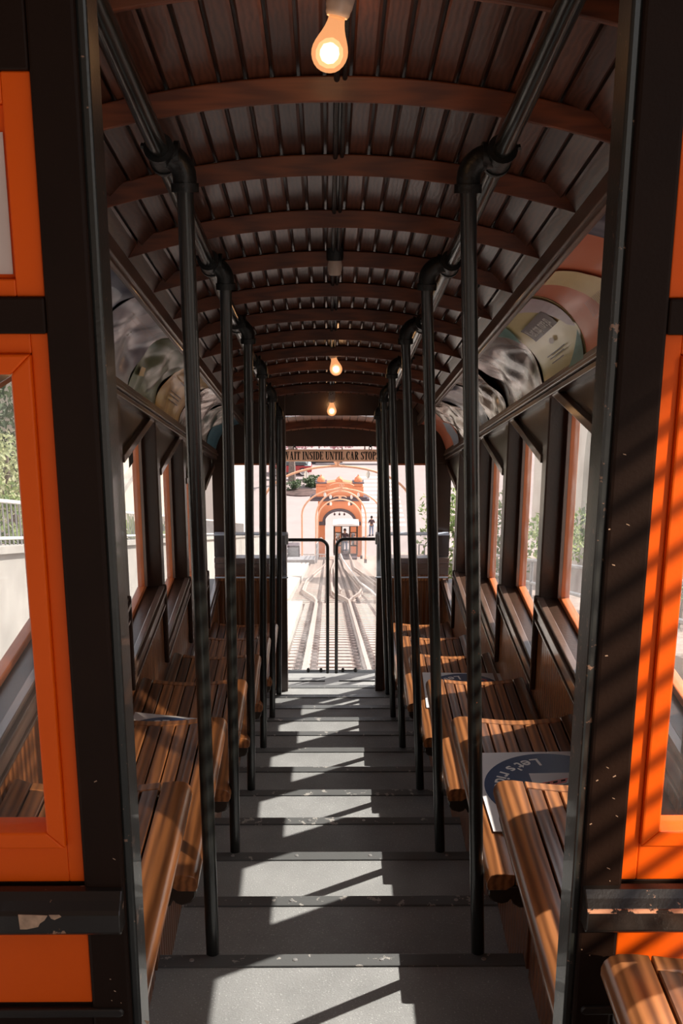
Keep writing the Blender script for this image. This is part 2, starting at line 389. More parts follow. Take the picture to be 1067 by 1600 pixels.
# ---- side walls
BAY = [1.60]+[2.256+.907*k for k in range(6)]+[7.46]
ZS = lambda k: -1.52-.281*(k-2)          # sill of bay k (k=0 nearest)
ZH = lambda k: -.735-.281*(k-2)
for s in (1, -1):
    xi = inner(s)
    X = lambda d: xi+s*d
    def bx(m, d0, d1, y0, y1, z0, z1):
        a, b = sorted((X(d0), X(d1))); return m.box(a, b, y0, y1, z0, z1)
    wall = MB(); upper = MB(); pil = MB(); cap = MB(); head = MB()
    for k in range(len(BAY)-1):
        y0, y1 = BAY[k], BAY[k+1]
        a, b = sorted((X(0), X(.11)))
        wall.prism([(y0, zi(y0, -1.62)), (y1, zi(y1, -1.62)), (y1, ZS(k)-.008), (y0, ZS(k)-.008)], 'x', a, b)
        ya = y0+(.03 if k else 0)
        upper.prism([(ya, ZH(k)), (y1, ZH(k)), (y1, max(ZH(k)+.01, zi(y1, .60))), (ya, zi(ya, .60))], 'x', *sorted((X(.012), X(.11))))
    wl = wall.build('wall_'+SN[s], M_bead); struct(wl, 'beadboard wainscot on the %s side of the car under the windows' % SN[s])
    up = upper.build('upper_panel', M_frame, wl)
    for k in range(len(BAY)-1):
        y0, y1 = BAY[k], BAY[k+1]
        bx(cap, -.014, .012, y0, y1-.002, ZS(k)-.014, ZS(k)+.002)
        bx(cap, -.024, .005, y0, y1-.002, ZS(k)-.034, ZS(k)-.016)
        bx(cap, -.012, .005, y0, y1-.002, ZS(k)-.085, ZS(k)-.036)
        bx(cap, -.018, .005, y0, y1-.002, ZS(k)-.097, ZS(k)-.086)
        bx(head, -.010, .02, y0+(.085 if k else 0), y1-.002, ZH(k)-.004, ZH(k)+.028)
        if k < len(BAY)-2:
            bx(pil, -.004, .10, y1, y1+.085, ZS(k+1)-.03, max(zi(y1, .56), ZH(k)-.0))
            bx(pil, .066, .10, y1, y1+.285, ZS(k+1)-.03, zi(y1, .58))
            bx(pil, -.022, .0, y1-.004, y1+.014, ZS(k+1)-.10, ZS(k)+.005)
    cap.build('sill_moulding', M_trim, wl, bevel=.003)
    head.build('head_moulding', M_trim, wl, bevel=.003)
    pil.build('window_pillar', M_frame, wl, bevel=.006)
    for k in range(len(BAY)-1):
        y0, y1 = BAY[k], BAY[k+1]
        yy0 = y0+(.085 if k else 0)
        w = empty('window_%d' % (k+1 if s > 0 else k+8), (X(.08), yy0, ZS(k)))
        struct(w, '%s side window of the car, number %d from the viewer' % (SN[s], k+1))
        w.location = (0, 0, 0)
        sash = MB(); st = .052
        zt, zb = ZH(k)-.002, ZS(k)-.004
        bx(sash, .066, .10, yy0, yy0+st, zb, zt); bx(sash, .066, .10, y1-st, y1, zb, zt)
        bx(sash, .066, .10, yy0+st, y1-st, zt-.062, zt); bx(sash, .066, .10, yy0+st, y1-st, zb, zb+.022)
        sash.build('sash', M_sash, w, bevel=.004)
        bead = MB(); q = .012
        bx(bead, .056, .068, yy0+st-q, yy0+st, zb+.02, zt-.06); bx(bead, .056, .068, y1-st, y1-st+q, zb+.02, zt-.06)
        bead.build('glazing_bead', M_trim, w)
        p = MB(); bx(p, .080, .084, yy0+st-.004, y1-st+.004, zb+.018, zt-.058); p.build('pane', M_glass, w)
        sl = MB(); bx(sl, .0, .11, yy0, y1, ZS(k)-.012, ZS(k)-.0035); sl.build('window_sill', M_frame, w)
    if s < 0:
        for y, z in ((4.75, -1.13), (7.22, -1.995)):
            t = MB().box(X(.072)-.001, X(.072)+.001, y-.05, y+.05, z-.045, z+.045).build('notice_sticker', M_ink)
            tag(t, 'small dark notice stuck on the %s left window pane' % ('nearer' if y < 6 else 'farther'), 'sticker')

# ---- coves with posters
XU = {1: .605, -1: -.57}; VU = .742; XLO = {1: .79, -1: -.745}; VL = .545
def cove(s, t, off=0.0):
    "t 0 upper .. 1 lower; off pushes toward the aisle"
    a = t*PI/2
    dx = abs(XLO[s]-XU[s]); dv = VU-VL
    x = XU[s]+s*dx*math.sin(a); v = VL+dv*math.cos(a)
    nx, nv = -s*math.sin(a)*dv, -math.cos(a)*dx
    l = math.hypot(nx, nv)
    return x+nx/l*off, v+nv/l*off
for s in (1, -1):
    m = MB(); n = 10
    for side, off in ((0, -.002), (1, -.02)):
        m.v += [(cove(s, i/n, off)[0], y, zi(y, cove(s, i/n, off)[1])) for y in (1.58, 7.46) for i in range(n+1)]
    A = n+1
    for i in range(n):
        m.f += [(i, i+1, A+i+1, A+i), (2*A+i, 3*A+i, 3*A+i+1, 2*A+i+1)]; m.t += [0, 0]; m.mi += [0, 0]
    o = m.build('trim_%d' % (1 if s > 0 else 2), M_frame, smooth=True); struct(o, 'curved dark backing behind the posters on the %s' % SN[s])
    for j, (xx, vv, lab) in enumerate(((XU[s], VU, 'upper'), (XLO[s], VL, 'lower'))):
        m = MB()
        sg = s
        if j == 0:
            rails = [(-.018, -.006, .004, .050), (-.012, .0, -.014, .006), (.0, .008, -.010, .02)]
        else:
            rails = [(-.012, .004, -.004, .018), (-.020, .002, -.022, -.006), (-.010, .03, -.045, -.024)]
        for d0, d1, v0, v1 in rails:
            a, b = sorted((xx+sg*d0, xx+sg*d1)); m.inc(a, b, 1.58, 7.455, vv+v0, vv+v1)
        o = m.build('trim_%d' % (3+(s < 0)*2+j), M_trim, bevel=.003)
        struct(o, '%s varnished moulding along the %s poster cove' % (lab, SN[s]))
def noise2(a, b):
    return math.sin(a*1.7+b*2.3)+.6*math.sin(a*3.1-b*4.7+1)+.35*math.sin(a*7.3+b*5.9+2)
def film(name, stops, scale=3, crinkle=1, rough=.28, metal=0, detail=2.0, dist=1.2):
    m, nt, b = newmat(name); v = coords(nt)
    n = N(nt, 'ShaderNodeTexNoise'); n.inputs['Scale'].default_value = scale; n.inputs['Detail'].default_value = detail; n.inputs['Distortion'].default_value = dist
    L(nt, v, n.inputs['Vector']); r = ramp(nt, stops); L(nt, n.outputs['Fac'], r.inputs['Fac']); L(nt, r.outputs['Color'], b.inputs['Base Color'])
    b.inputs['Roughness'].default_value = rough; b.inputs['Metallic'].default_value = metal
    b.inputs['Coat Weight'].default_value = .25; b.inputs['Coat Roughness'].default_value = .15; b.inputs['Specular IOR Level'].default_value = .3
    if crinkle:
        n2 = N(nt, 'ShaderNodeTexNoise'); n2.inputs['Scale'].default_value = 2.5+1.5*crinkle; n2.inputs['Detail'].default_value = .5; n2.inputs['Distortion'].default_value = 1.0
        L(nt, v, n2.inputs['Vector']); bp = N(nt, 'ShaderNodeBump'); bp.inputs['Strength'].default_value = .13*crinkle; bp.inputs['Distance'].default_value = .02
        L(nt, n2.outputs['Fac'], bp.inputs['Height']); L(nt, bp.outputs['Normal'], b.inputs['Normal'])
        L(nt, bp.outputs['Normal'], b.inputs['Coat Normal'])
    return m
F_sal = film('poster_salmon', [(.3, (.80, .24, .13)), (.7, (.86, .30, .18))], crinkle=.1, rough=.35)
F_yel = film('poster_cream', [(.3, (.78, .68, .32)), (.7, (.86, .76, .42))], crinkle=.12, rough=.3)
F_lil = plain('print_lilac', (.72, .64, .72), .35, var=.1)
F_teal = plain('print_teal', (.12, .30, .27), .4, var=.08)
F_gry = plain('print_grey', (.21, .18, .19), .4, var=.06)
F_blu = plain('print_blue_grey', (.34, .40, .50), .4, var=.06)
F_band = plain('print_pale_yellow', (.88, .70, .38), .4, var=.05)
F_sil = film('film_silver', [(.32, (.06, .055, .055)), (.5, (.46, .38, .36)), (.62, (.62, .56, .56))], scale=4, crinkle=1, rough=.2, metal=.35)
F_crn = film('film_crinkled', [(.35, (.10, .06, .04)), (.5, (.62, .52, .44)), (.65, (.75, .68, .62))], scale=9, crinkle=2, rough=.2, metal=.3)
F_nvy = film('film_navy_white', [(.42, (.03, .05, .11)), (.5, (.35, .36, .42)), (.56, (.70, .66, .66))], scale=3.2, crinkle=.8)
F_lsl = film('film_blue_silver', [(.3, (.16, .17, .22)), (.5, (.40, .40, .47)), (.62, (.68, .63, .68))], scale=4, crinkle=1.2, metal=.15)
F_olv = film('film_olive', [(.45, (.09, .12, .05)), (.6, (.16, .18, .09)), (.7, (.60, .56, .50))], scale=3, crinkle=.8)
F_gld = film('film_gold', [(.35, (.50, .27, .05)), (.6, (.72, .42, .10))], scale=5, crinkle=.5)
F_grn = film('film_green_white', [(.4, (.03, .07, .05)), (.5, (.4, .42, .38)), (.6, (.6, .55, .5))], scale=8, crinkle=1.6)
F_tea = film('film_teal_blue', [(.4, (.09, .22, .30)), (.6, (.16, .34, .44))], scale=3, crinkle=.3)
F_dkb = film('film_dark_blue', [(.4, (.02, .04, .09)), (.6, (.30, .34, .42))], scale=3, crinkle=.9)
def poster(s, y0, y1, mat, label, amp=.004, ph=0.0, name='poster', lift=.006):
    m = MB(); ny, nt_ = 26, 16
    for th in (0, .0016):
        for j in range(ny+1):
            for i in range(nt_+1):
                t = .02+.96*i/nt_; y = y0+(y1-y0)*j/ny
                e = math.sin(PI*i/nt_)
                w = amp*(noise2(j*.10+ph, i*.09+ph)*.5+.5)*e
                x, v = cove(s, t, lift+w-th)
                m.v.append((x, y, zi(y, v)))
    A = (ny+1)*(nt_+1); W = nt_+1
    def F(*f): m.f.append(f); m.t.append(0); m.mi.append(0)
    for j in range(ny):
        for i in range(nt_):
            a = j*W+i; F(a, a+1, a+W+1, a+W); F(A+a, A+a+W, A+a+W+1, A+a+1)
    for j in range(ny):
        a = j*W; F(a, a+W, A+a+W, A+a); a = j*W+nt_; F(a, A+a, A+a+W, a+W)
    for i in range(nt_):
        F(i, A+i, A+i+1, i+1); a = ny*W+i; F(a, a+1, A+a+1, A+a)
    o = m.build(name, mat, smooth=True)
    return tag(o, label, 'poster', 'posters in the %s hand cove' % SN[s])
def on_cove(o, s, y0, y1, poly_st, mat, name='print', off=.012, thick=.0008):
    "poly_st: polygon in (along 0..1, down 0..1)"
    bm = bmesh.new()
    vs = [bm.verts.new((p[0], p[1], 0)) for p in poly_st]; bm.faces.new(vs)
    bmesh.ops.triangulate(bm, faces=bm.faces)
    for _ in range(3): bmesh.ops.subdivide_edges(bm, edges=bm.edges[:], cuts=1, use_grid_fill=True)
    for v in bm.verts:
        y = y0+(y1-y0)*v.co.x; x, vv = cove(s, min(max(v.co.y, .02), .98), off); v.co = (x, y, zi(y, vv))
    me = bpy.data.meshes.new(name); bm.to_mesh(me); bm.free(); me.materials.append(mat)
    q = bpy.data.objects.new(name, me); COL.objects.link(q); q.parent = o; return q
def text_cove(o, s, body, yc, tc, size, ang, mat, aspect=1.0, off=.0135, flip=1, bold=0.0, label=None):
    "size in metres; text runs along +along rotated by ang in the unrolled cove"
    vs, fs = text_mesh(body, size, 'CENTER', bold)
    arc = .31; m = MB(); out = []
    for x, y, z in vs:
        x *= aspect
        a = math.cos(ang)*x-math.sin(ang)*y; b = math.sin(ang)*x+math.cos(ang)*y
        yy = yc-a*s*flip; t = tc-b/arc
        xx, vv = cove(s, min(max(t, .01), .99), off); out.append((xx, yy, zi(yy, vv)))
    m.add(out, fs); q = m.build('lettering', mat, o)
    return q
def small_print(o, s, y0, y1, rows, mat, off=.0137, ticks=False):
    "rows: (start, end, down, height) of print too small to read"
    for a, b, t, h in rows:
        if ticks:
            k = a
            while k < b: on_cove(o, s, y0, y1, [(k, t), (k+.006, t), (k+.006, t+h), (k, t+h)], mat, 'print_line', off); k += .022
        else: on_cove(o, s, y0, y1, [(a, t), (b, t), (b, t+h), (a, t+h)], mat, 'print_line', off)
p = poster(1, 2.06, 2.79, F_dkb, 'dark blue poster with yellow lettering, nearest in the right cove', .012, 1)
text_cove(p, 1, 'Angels', 2.62, .5, .09, 0, F_band)
p = poster(1, 2.80, 3.48, F_sal, 'salmon poster with a pale yellow band in the right cove', .003, 2, lift=.004)
Y0, Y1 = 2.80, 3.48
on_cove(p, 1, Y0, Y1, [(0, 1), (0, .52), (.12, .45), (.20, .75), (.22, 1)], F_blu)
on_cove(p, 1, Y0, Y1, [(.22, .99), (.50, .80), (.66, .35), (.74, .02), (.50, .02), (.42, .3), (.26, .62), (.12, .8)], F_band, off=.013)
on_cove(p, 1, Y0, Y1, [(.02, .95), (.10, .8), (.2, .83), (.14, .97)], M_red, off=.0138)
small_print(p, 1, Y0, Y1, [(.42, .72, .50, .17), (.46, .70, .69, .015)], M_paper, ticks=True)
small_print(p, 1, Y0, Y1, [(.35, .72, .80, .012), (.38, .70, .84, .012)], M_paper)
p = poster(1, 3.49, 4.14, F_yel, 'cream poster reading Next stop, more go in the right cove', .003, 3, lift=.004)
Y0, Y1 = 3.49, 4.14
on_cove(p, 1, Y0, Y1, [(.0, .0), (.35, .0), (.10, .55), (.0, .62)], F_lil)
on_cove(p, 1, Y0, Y1, [(.72, .0), (1, .0), (1, .35), (.90, .22)], F_teal)
on_cove(p, 1, Y0, Y1, [(.0, .98), (.0, .66), (.32, .98)], F_teal)
on_cove(p, 1, Y0, Y1, [(.20, .22), (.74, .22), (.74, .46), (.20, .46)], F_gry, off=.0135)
text_cove(p, 1, 'Next stop, more go.', 3.80, .41, .070, 0, M_wht, aspect=.50, off=.0155, bold=.001)
on_cove(p, 1, Y0, Y1, [(.44, .56), (.49, .535), (.54, .56), (.54, .59), (.49, .615), (.44, .59)], M_wht, off=.0135)
small_print(p, 1, Y0, Y1, [(.30, .72, .70, .012), (.34, .68, .74, .012), (.38, .66, .80, .012)], F_gry)
poster(1, 4.15, 4.86, F_sil, 'rumpled silver film poster in the right cove beside the cream poster', .022, 4)
poster(1, 4.98, 5.44, F_crn, 'crinkled pale foil sheet in the right cove with a dark gap before it', .03, 5)
poster(1, 5.50, 6.12, F_nvy, 'navy and white poster in the right cove past the crinkled foil', .018, 6)
poster(1, 6.14, 6.66, F_crn, 'narrow crinkled brown and white foil sheet in the right cove', .03, 7)
p = poster(1, 6.68, 7.42, F_sal, 'salmon poster at the far end of the right cove', .012, 8)
on_cove(p, 1, 6.68, 7.42, [(0, .5), (.3, .35), (.5, .6), (.35, .98), (0, .98)], F_blu)
poster(-1, 2.10, 2.78, F_lsl, 'blue grey film poster nearest in the left cove', .02, 9)
p = poster(-1, 2.80, 3.50, F_dkb, 'dark blue rumpled poster in the left cove before the silver one', .02, 10)
p = poster(-1, 3.51, 4.21, F_lsl, 'rumpled blue silver poster with faint white lettering in the left cove', .026, 11)
small_print(p, -1, 3.51, 4.21, [(.12, .80, .14, .03), (.2, .7, .22, .02)], M_paper, off=.03, ticks=True)
on_cove(p, -1, 3.51, 4.21, [(.05, .70), (.30, .62), (.45, .98), (.05, .98)], F_gld, off=.03)
p = poster(-1, 4.22, 4.86, F_olv, 'olive green poster with a crumpled white corner in the left cove', .024, 12)
on_cove(p, -1, 4.22, 4.86, [(.08, .62), (.2, .6), (.24, .72), (.1, .76)], F_gld, off=.028)
p = poster(-1, 4.88, 5.58, F_gld, 'golden yellow poster with small print in the left cove', .012, 13)
small_print(p, -1, 4.88, 5.58, [(.3, .7, .36, .02), (.25, .72, .58, .015), (.28, .68, .64, .015), (.3, .7, .72, .015)], M_frame, off=.02)
poster(-1, 5.60, 6.32, F_sil, 'silver film poster in the left cove past the golden one', .024, 14)
poster(-1, 6.34, 6.86, F_grn, 'crinkled green and white sheet in the left cove', .028, 15)
poster(-1, 6.88, 7.42, F_tea, 'teal blue poster at the far end of the left cove', .008, 16)

# ---- bulbs
def bulb_shell():
    m, nt, b = newmat('frosted_bulb'); nt.nodes.remove(b)
    tr = N(nt, 'ShaderNodeBsdfTransparent'); tr.inputs[0].default_value = (1, .93, .85, 1)
    em = N(nt, 'ShaderNodeEmission'); em.inputs[0].default_value = (1, .42, .17, 1); em.inputs[1].default_value = 1.0
    tl = N(nt, 'ShaderNodeBsdfDiffuse'); tl.inputs[0].default_value = (.03, .025, .02, 1)
    a = N(nt, 'ShaderNodeAddShader'); L(nt, em.outputs[0], a.inputs[0]); L(nt, tl.outputs[0], a.inputs[1])
    m1 = N(nt, 'ShaderNodeMixShader'); m1.inputs[0].default_value = .6; L(nt, tr.outputs[0], m1.inputs[1]); L(nt, a.outputs[0], m1.inputs[2])
    L(nt, m1.outputs[0], nt.nodes['Material Output'].inputs[0]); return m

def glow_shell():
    m, nt, b = newmat('inner_glow'); nt.nodes.remove(b)
    tr = N(nt, 'ShaderNodeBsdfTransparent'); em = N(nt, 'ShaderNodeEmission'); em.inputs[0].default_value = (1, .62, .30, 1); em.inputs[1].default_value = 2.9
    m1 = N(nt, 'ShaderNodeMixShader'); m1.inputs[0].default_value = .3; L(nt, tr.outputs[0], m1.inputs[1]); L(nt, em.outputs[0], m1.inputs[2])
    L(nt, m1.outputs[0], nt.nodes['Material Output'].inputs[0]); return m
M_glow = glow_shell()
M_bulb = bulb_shell(); M_fil = emis('glowing_core', (1, .74, .42), 9)
def lamp(x, y, v, ax, lab, lit=True, power=2.2):
    z = zi(y, v)
    r = empty('ceiling_light', (x, y, z), lab, 'light bulb' if lit else 'lamp socket', 'bulb sockets along the ceiling')
    a = Vector(ax).normalized()       # from globe centre to socket
    if lit:
        prof = [(.002, -.0312), (.009, -.030), (.016, -.0270), (.022, -.0220), (.0265, -.0155), (.0296, -.008), (.0308, .0), (.0300, .008), (.0275, .0165), (.0238, .025), (.0200, .033), (.0170, .041), (.0148, .049), (.0138, .056), (.0135, .062)]
        MB().lathe(prof, (0, 0, 0), a, 28).build('bulb_glass', M_bulb, r, smooth=True, angle=80)
        MB().lathe([(.002, -.017), (.010, -.014), (.0155, -.006), (.0165, .002), (.013, .012), (.003, .017)], (0, 0, 0), a, 16).build('glowing_core', M_fil, r, smooth=True)
        MB().lathe([(.002, -.024), (.013, -.021), (.021, -.012), (.0235, .0), (.0205, .012), (.012, .021), (.002, .025)], (0, 0, 0), a, 20).build('inner_frost', M_glow, r, smooth=True)
        MB().lathe([(.0125, .056), (.0135, .06), (.0125, .064), (.0135, .068), (.0125, .072), (.012, .08)], (0, 0, 0), a, 20).build('screw_cap', M_brass, r, smooth=True)
        h0 = .060
    else: h0 = .0
    MB().lathe([(.0125, h0), (.0175, h0-.002), (.0205, h0+.003), (.0205, h0+.008), (.0225, h0+.014), (.0235, h0+.03), (.021, h0+.045), (.0205, h0+.07), (.018, h0+.085)], (0, 0, 0), a, 28).build('socket', M_porc, r, smooth=True)
    hm = MB()
    f = Vector((0, -1, 0)); f = (f-a*f.dot(a)).normalized(); g = a.cross(f)
    for (u, w) in ((.035, -.007), (.042, .007)):
        c = a*(h0+u+.018)+(f*math.cos(w*40)+g*math.sin(w*40))*.0206
        hm.lathe([(.0035, -.001), (.0035, .0012)], c, f, 12)
    hm.build('screw_hole', M_ink, r)
    top = a*(h0+.06)
    if not lit: MB().lathe([(.026, 0), (.028, .012), (.028, .06)], (top.x, top.y, .10 if lit else .045), (0, 0, 1), 20).build('base', M_fit, r, smooth=True)
    if lit:
        li = bpy.data.lights.new('bulb_light', 'POINT'); li.energy = power; li.color = (1, .55, .25); li.shadow_soft_size = .03
        lo = bpy.data.objects.new('bulb_light', li); COL.objects.link(lo); lo.parent = r; lo.location = (0, 0, 0)
    return r
lamp(.003, 2.068, .838, (.22, .05, 1), 'large frosted bulb glowing warm, nearest to the viewer')
lamp(.023, 3.79, .868, (0, 0, 1), 'white lamp socket on the ceiling with no bulb in it', lit=False)
lamp(.041, 5.66, .837, (-.2, .03, 1), 'middle glowing bulb, second lit one along the ceiling', power=1.4)
lamp(.026, 7.36, .815, (.0, 0, 1), 'farthest glowing bulb, hanging just before the end door', power=1.4)

# ---- grab rails and poles
RX = {1: .35, -1: -.337}; VR = .80
for s in (1, -1):
    o = MB().tube([(RX[s], 1.60, zi(1.60, VR)), (RX[s], 7.48, zi(7.48, VR))], .0205, 20).build('grab_rail', M_rail, smooth=True)
    tag(o, 'long dark steel grab rail under the ceiling on the %s' % SN[s], 'grab rail')
FXR = [.397, .391, .40, .386, .392, .41]; TXR = [.288, .285, .288, .29, .30, .312]
inc = Vector((0, CA, -SA))
for s in (1, -1):
    for i in range(6):
        n = 2*i
        yf, yt = YN(n)+.02, YN(n)-.085
        if s < 0: fx = [-.298, -.318, -.326, -.328, -.328, -.33][i]
        else: fx = FXR[i]
        TX = {1: TXR[i], -1: -.292-.001*i}
        foot = Vector((fx, yf, ZN(n+1))); ztop = zi(yt, VR)
        r = empty('grab_pole', foot, '%s black steel grab pole on the %s of the aisle' % (ORD[i] if i < 5 else 'farthest', SN[s]), 'grab pole', 'grab poles on the %s of the aisle' % SN[s])
        D = lambda x, y, z: Vector((x, y, z))-foot
        top = D(TX[s], yt, ztop-.06)
        MB().tube([(0, 0, 0.004), top*.5, top], .0172, 18).build('pole_tube', M_pole, r, smooth=True)
        MB().lathe([(.03, .001), (.03, .006), (.02, .012), (.019, .02)], (0, 0, 0), (0, 0, 1), 18).build('floor_flange', M_fit, r, smooth=True)
        # elbow
        pts = []; R = .045
        for k in range(9):
            a = PI/2*k/8
            pts.append(D(TX[s]+s*R*(1-math.cos(a)), yt, ztop-R+R*math.sin(a)))
        pts = [D(TX[s], yt, ztop-R-.022)]+pts+[D(TX[s]+s*(R+.012), yt, ztop)]
        e = MB().tube(pts, .0245, 18)
        e.tube([D(TX[s], yt, ztop-R-.028), D(TX[s], yt, ztop-R-.010)], .0285, 18)
        e.build('elbow_fitting', M_fit, r, smooth=True)
        c = D(RX[s], yt, ztop)
        t = MB().tube([c-inc*.042, c+inc*.042], .0275, 18).tube([c-inc*.046, c-inc*.034], .0305, 18).tube([c+inc*.034, c+inc*.046], .0305, 18)
        t.tube([D(TX[s]+s*R, yt, ztop), c], .023, 16).tube([c-Vector((s*.036, 0, 0)), c-Vector((s*.026, 0, 0))], .028, 16)
        t.tube([c+Vector((s*.02, 0, .012)), c+Vector((s*.042, 0, .018))], .006, 8)
        t.build('tee_fitting', M_fit, r, smooth=True)

# ---- benches
def bench_proto(s, name='bench'):
    W = .40 if s > 0 else .43
    r = empty(name, (0, 0, 0))
    X = lambda u: s*u
    def prf(poly, y0, y1, nm, mat, bev=0, smooth=True):
        m = MB(); m.prism([(X(u), z) for u, z in poly], 'y', y0, y1)
        return m.build(nm, mat, r, bevel=bev, smooth=smooth, angle=50)
    LEN = .872
    nose = [(.006, -.045), (.0, -.034), (.0, -.022), (.004, -.011), (.012, -.003), (.024, .001), (.045, .0015), (.070, -.002), (.070, -.03), (.05, -.045)]
    prf(nose, 0, LEN, 'front_rail', M_bench, .002)
    k = 7; u0, u1 = .073, W-.052
    w = (u1-u0)/k
    dish = lambda u: -.002-.012*math.sin(PI*(u-u0)/(u1-u0))
    for i in range(k):
        a, b = u0+i*w+.002, u0+(i+1)*w-.002
        m = MB(); e = .003
        za, zb = dish(a), dish(b)
        m.prism([(X(a), za-.018), (X(a), za-e), (X(a+e*.7), za), (X(b-e*.7), zb), (X(b), zb-e), (X(b), zb-.018)], 'y', .034, LEN-.034)
        m.build('slat', M_bench if i % 3 else M_benchd, r, smooth=True, angle=25)
    us = [u0+(u1-u0)*i/10 for i in range(11)]
    for (a, b) in ((0, .032), (LEN-.032, LEN)):
        poly = [(u, dish(u)+.001) for u in us]+[(u, dish(u)-.03) for u in us[::-1]]
        prf(poly, a, b, 'end_rail', M_bench, .003)
    rear = [(u1+.002, -.003), (u1+.018, .004), (u1+.034, .010), (u1+.044, .006), (u1+.050, -.006), (u1+.050, -.026), (u1+.036, -.042), (u1+.002, -.034)]
    prf(rear, 0, LEN, 'rear_rail', M_benchd, .003)
    m = MB(); m.box(*sorted((X(.06), X(u1+.01))), .03, LEN-.03, -.036, -.024); m.build('under_frame', M_block, r)
    for y in (.02, LEN-.12):
        br = [(.015, -.046), (.008, -.06), (.008, -.075), (.02, -.092), (.045, -.10), (.06, -.094), (.066, -.085), (.072, -.10), (.09, -.112), (.115, -.108), (.125, -.09), (W-.03, -.085), (W-.03, -.046)]
        prf(br, y, y+.07, 'bracket', M_block, .006)
    m = MB(); lo, hi = -.415, -.555
    m.prism([(.0, -.046), (LEN, -.046), (LEN, hi), (.505, hi), (.505, lo), (0, lo)], 'x', *sorted((X(.14), X(.11))))
    m.build('base_panel', M_bead, r)
    return r
XB = {1: .395, -1: -.322}
for s in (1, -1):
    pr = bench_proto(s)
    first = True
    rng = range(-1, 6) if s > 0 else range(0, 6)
    for m_ in rng:
        o = pr if first else copy_tree(pr); first = False
        o.location = (XB[s], 2.452+.907*m_-.872, -1.38-.281*m_)
        if m_ == -1:
            o.location.y = 1.445-.872; o.location.z = -1.10; o.location.x = .404
            lab = 'slatted wooden bench outside the orange wall at the lower right'
        else:
            lab = 'slatted wooden bench on the %s, %s inside the car' % (SN[s], ['nearest one', 'second', 'third', 'fourth', 'fifth', 'farthest one'][m_])
            if s > 0 and m_ == 1: lab = 'slatted wooden bench on the right holding the nearer round navy placard'
            if s > 0 and m_ == 3: lab = 'slatted wooden bench on the right holding the farther navy placard'
            if s < 0 and m_ == 2: lab = 'slatted wooden bench on the left with a white placard on it'
        tag(o, lab, 'bench', 'slatted benches along the %s' % SN[s])
def placard(x, y, z, rz, lab, side=.37):
    r = empty('placard', (x, y, z), lab, 'placard', 'round navy seat placards', rz=rz)
    h = side/2
    MB().box(-h, h, -h, h, 0, .0025).build('card', M_white, r)
    MB().lathe([(h*.94, 0), (h*.94, .0006)], (0, 0, .0026), (0, 0, 1), 64).build('navy_disc', M_navy, r)
    MB().box(-.062, .062, -.03, .085, .0033, .0038).build('picture', M_white, r)
    c = MB()
    c.prism([(-.045, .0), (.035, .03), (.045, .055), (-.038, .028)], 'z', .0039, .0043)
    c.build('picture_car', M_red, r)
    c = MB()
    for k in range(3):
        a = -.028+k*.024; c.prism([(a, .017+k*.008), (a+.014, .022+k*.008), (a+.016, .031+k*.008), (a+.002, .026+k*.008)], 'z', .0044, .0047)
    c.prism([(-.05, -.012), (.05, .024), (.05, .027), (-.05, -.009)], 'z', .0039, .0042)
    c.build('picture_windows', M_blackp, r)
    # lettering bent around the disc, read from the far side
    def arc_text(body, a0, rad, size, mat):
        adv = a0
        for ch in body:
            vs, fs = text_mesh(ch, size, 'LEFT', .0012)
            if vs:
                wd = max(v[0] for v in vs); out = []
                am = adv+ (wd/2)/rad
                for x_, y_, _z in vs:
                    lx = x_-wd/2; rr = rad-y_      # tops toward the centre
                    dx, dy = lx, rr
                    ca, sa = math.cos(am), math.sin(am)
                    out.append((-dx*ca-dy*sa, -dx*sa+dy*ca, .0036))
                q = MB().add(out, fs); q.build('lettering', mat, r)
                adv = am+(wd/2+size*.07)/rad
            else: adv += size*.3/rad
    arc_text("Let's ride", .10, h*.80, .058, M_wht)
    arc_text("D", -.85, h*.80, .058, M_red)
    return r
placard(.645, 2.895, -1.661+.004, .03, 'white card with a navy disc lettered in white, on the second right bench', .43)
placard(.62, 4.75, -2.223+.004, -.03, 'navy disc placard lying farther down the right benches')
placard(-.60, 3.74, -1.942+.004, -.22, 'white and navy placard lying on the third left bench')
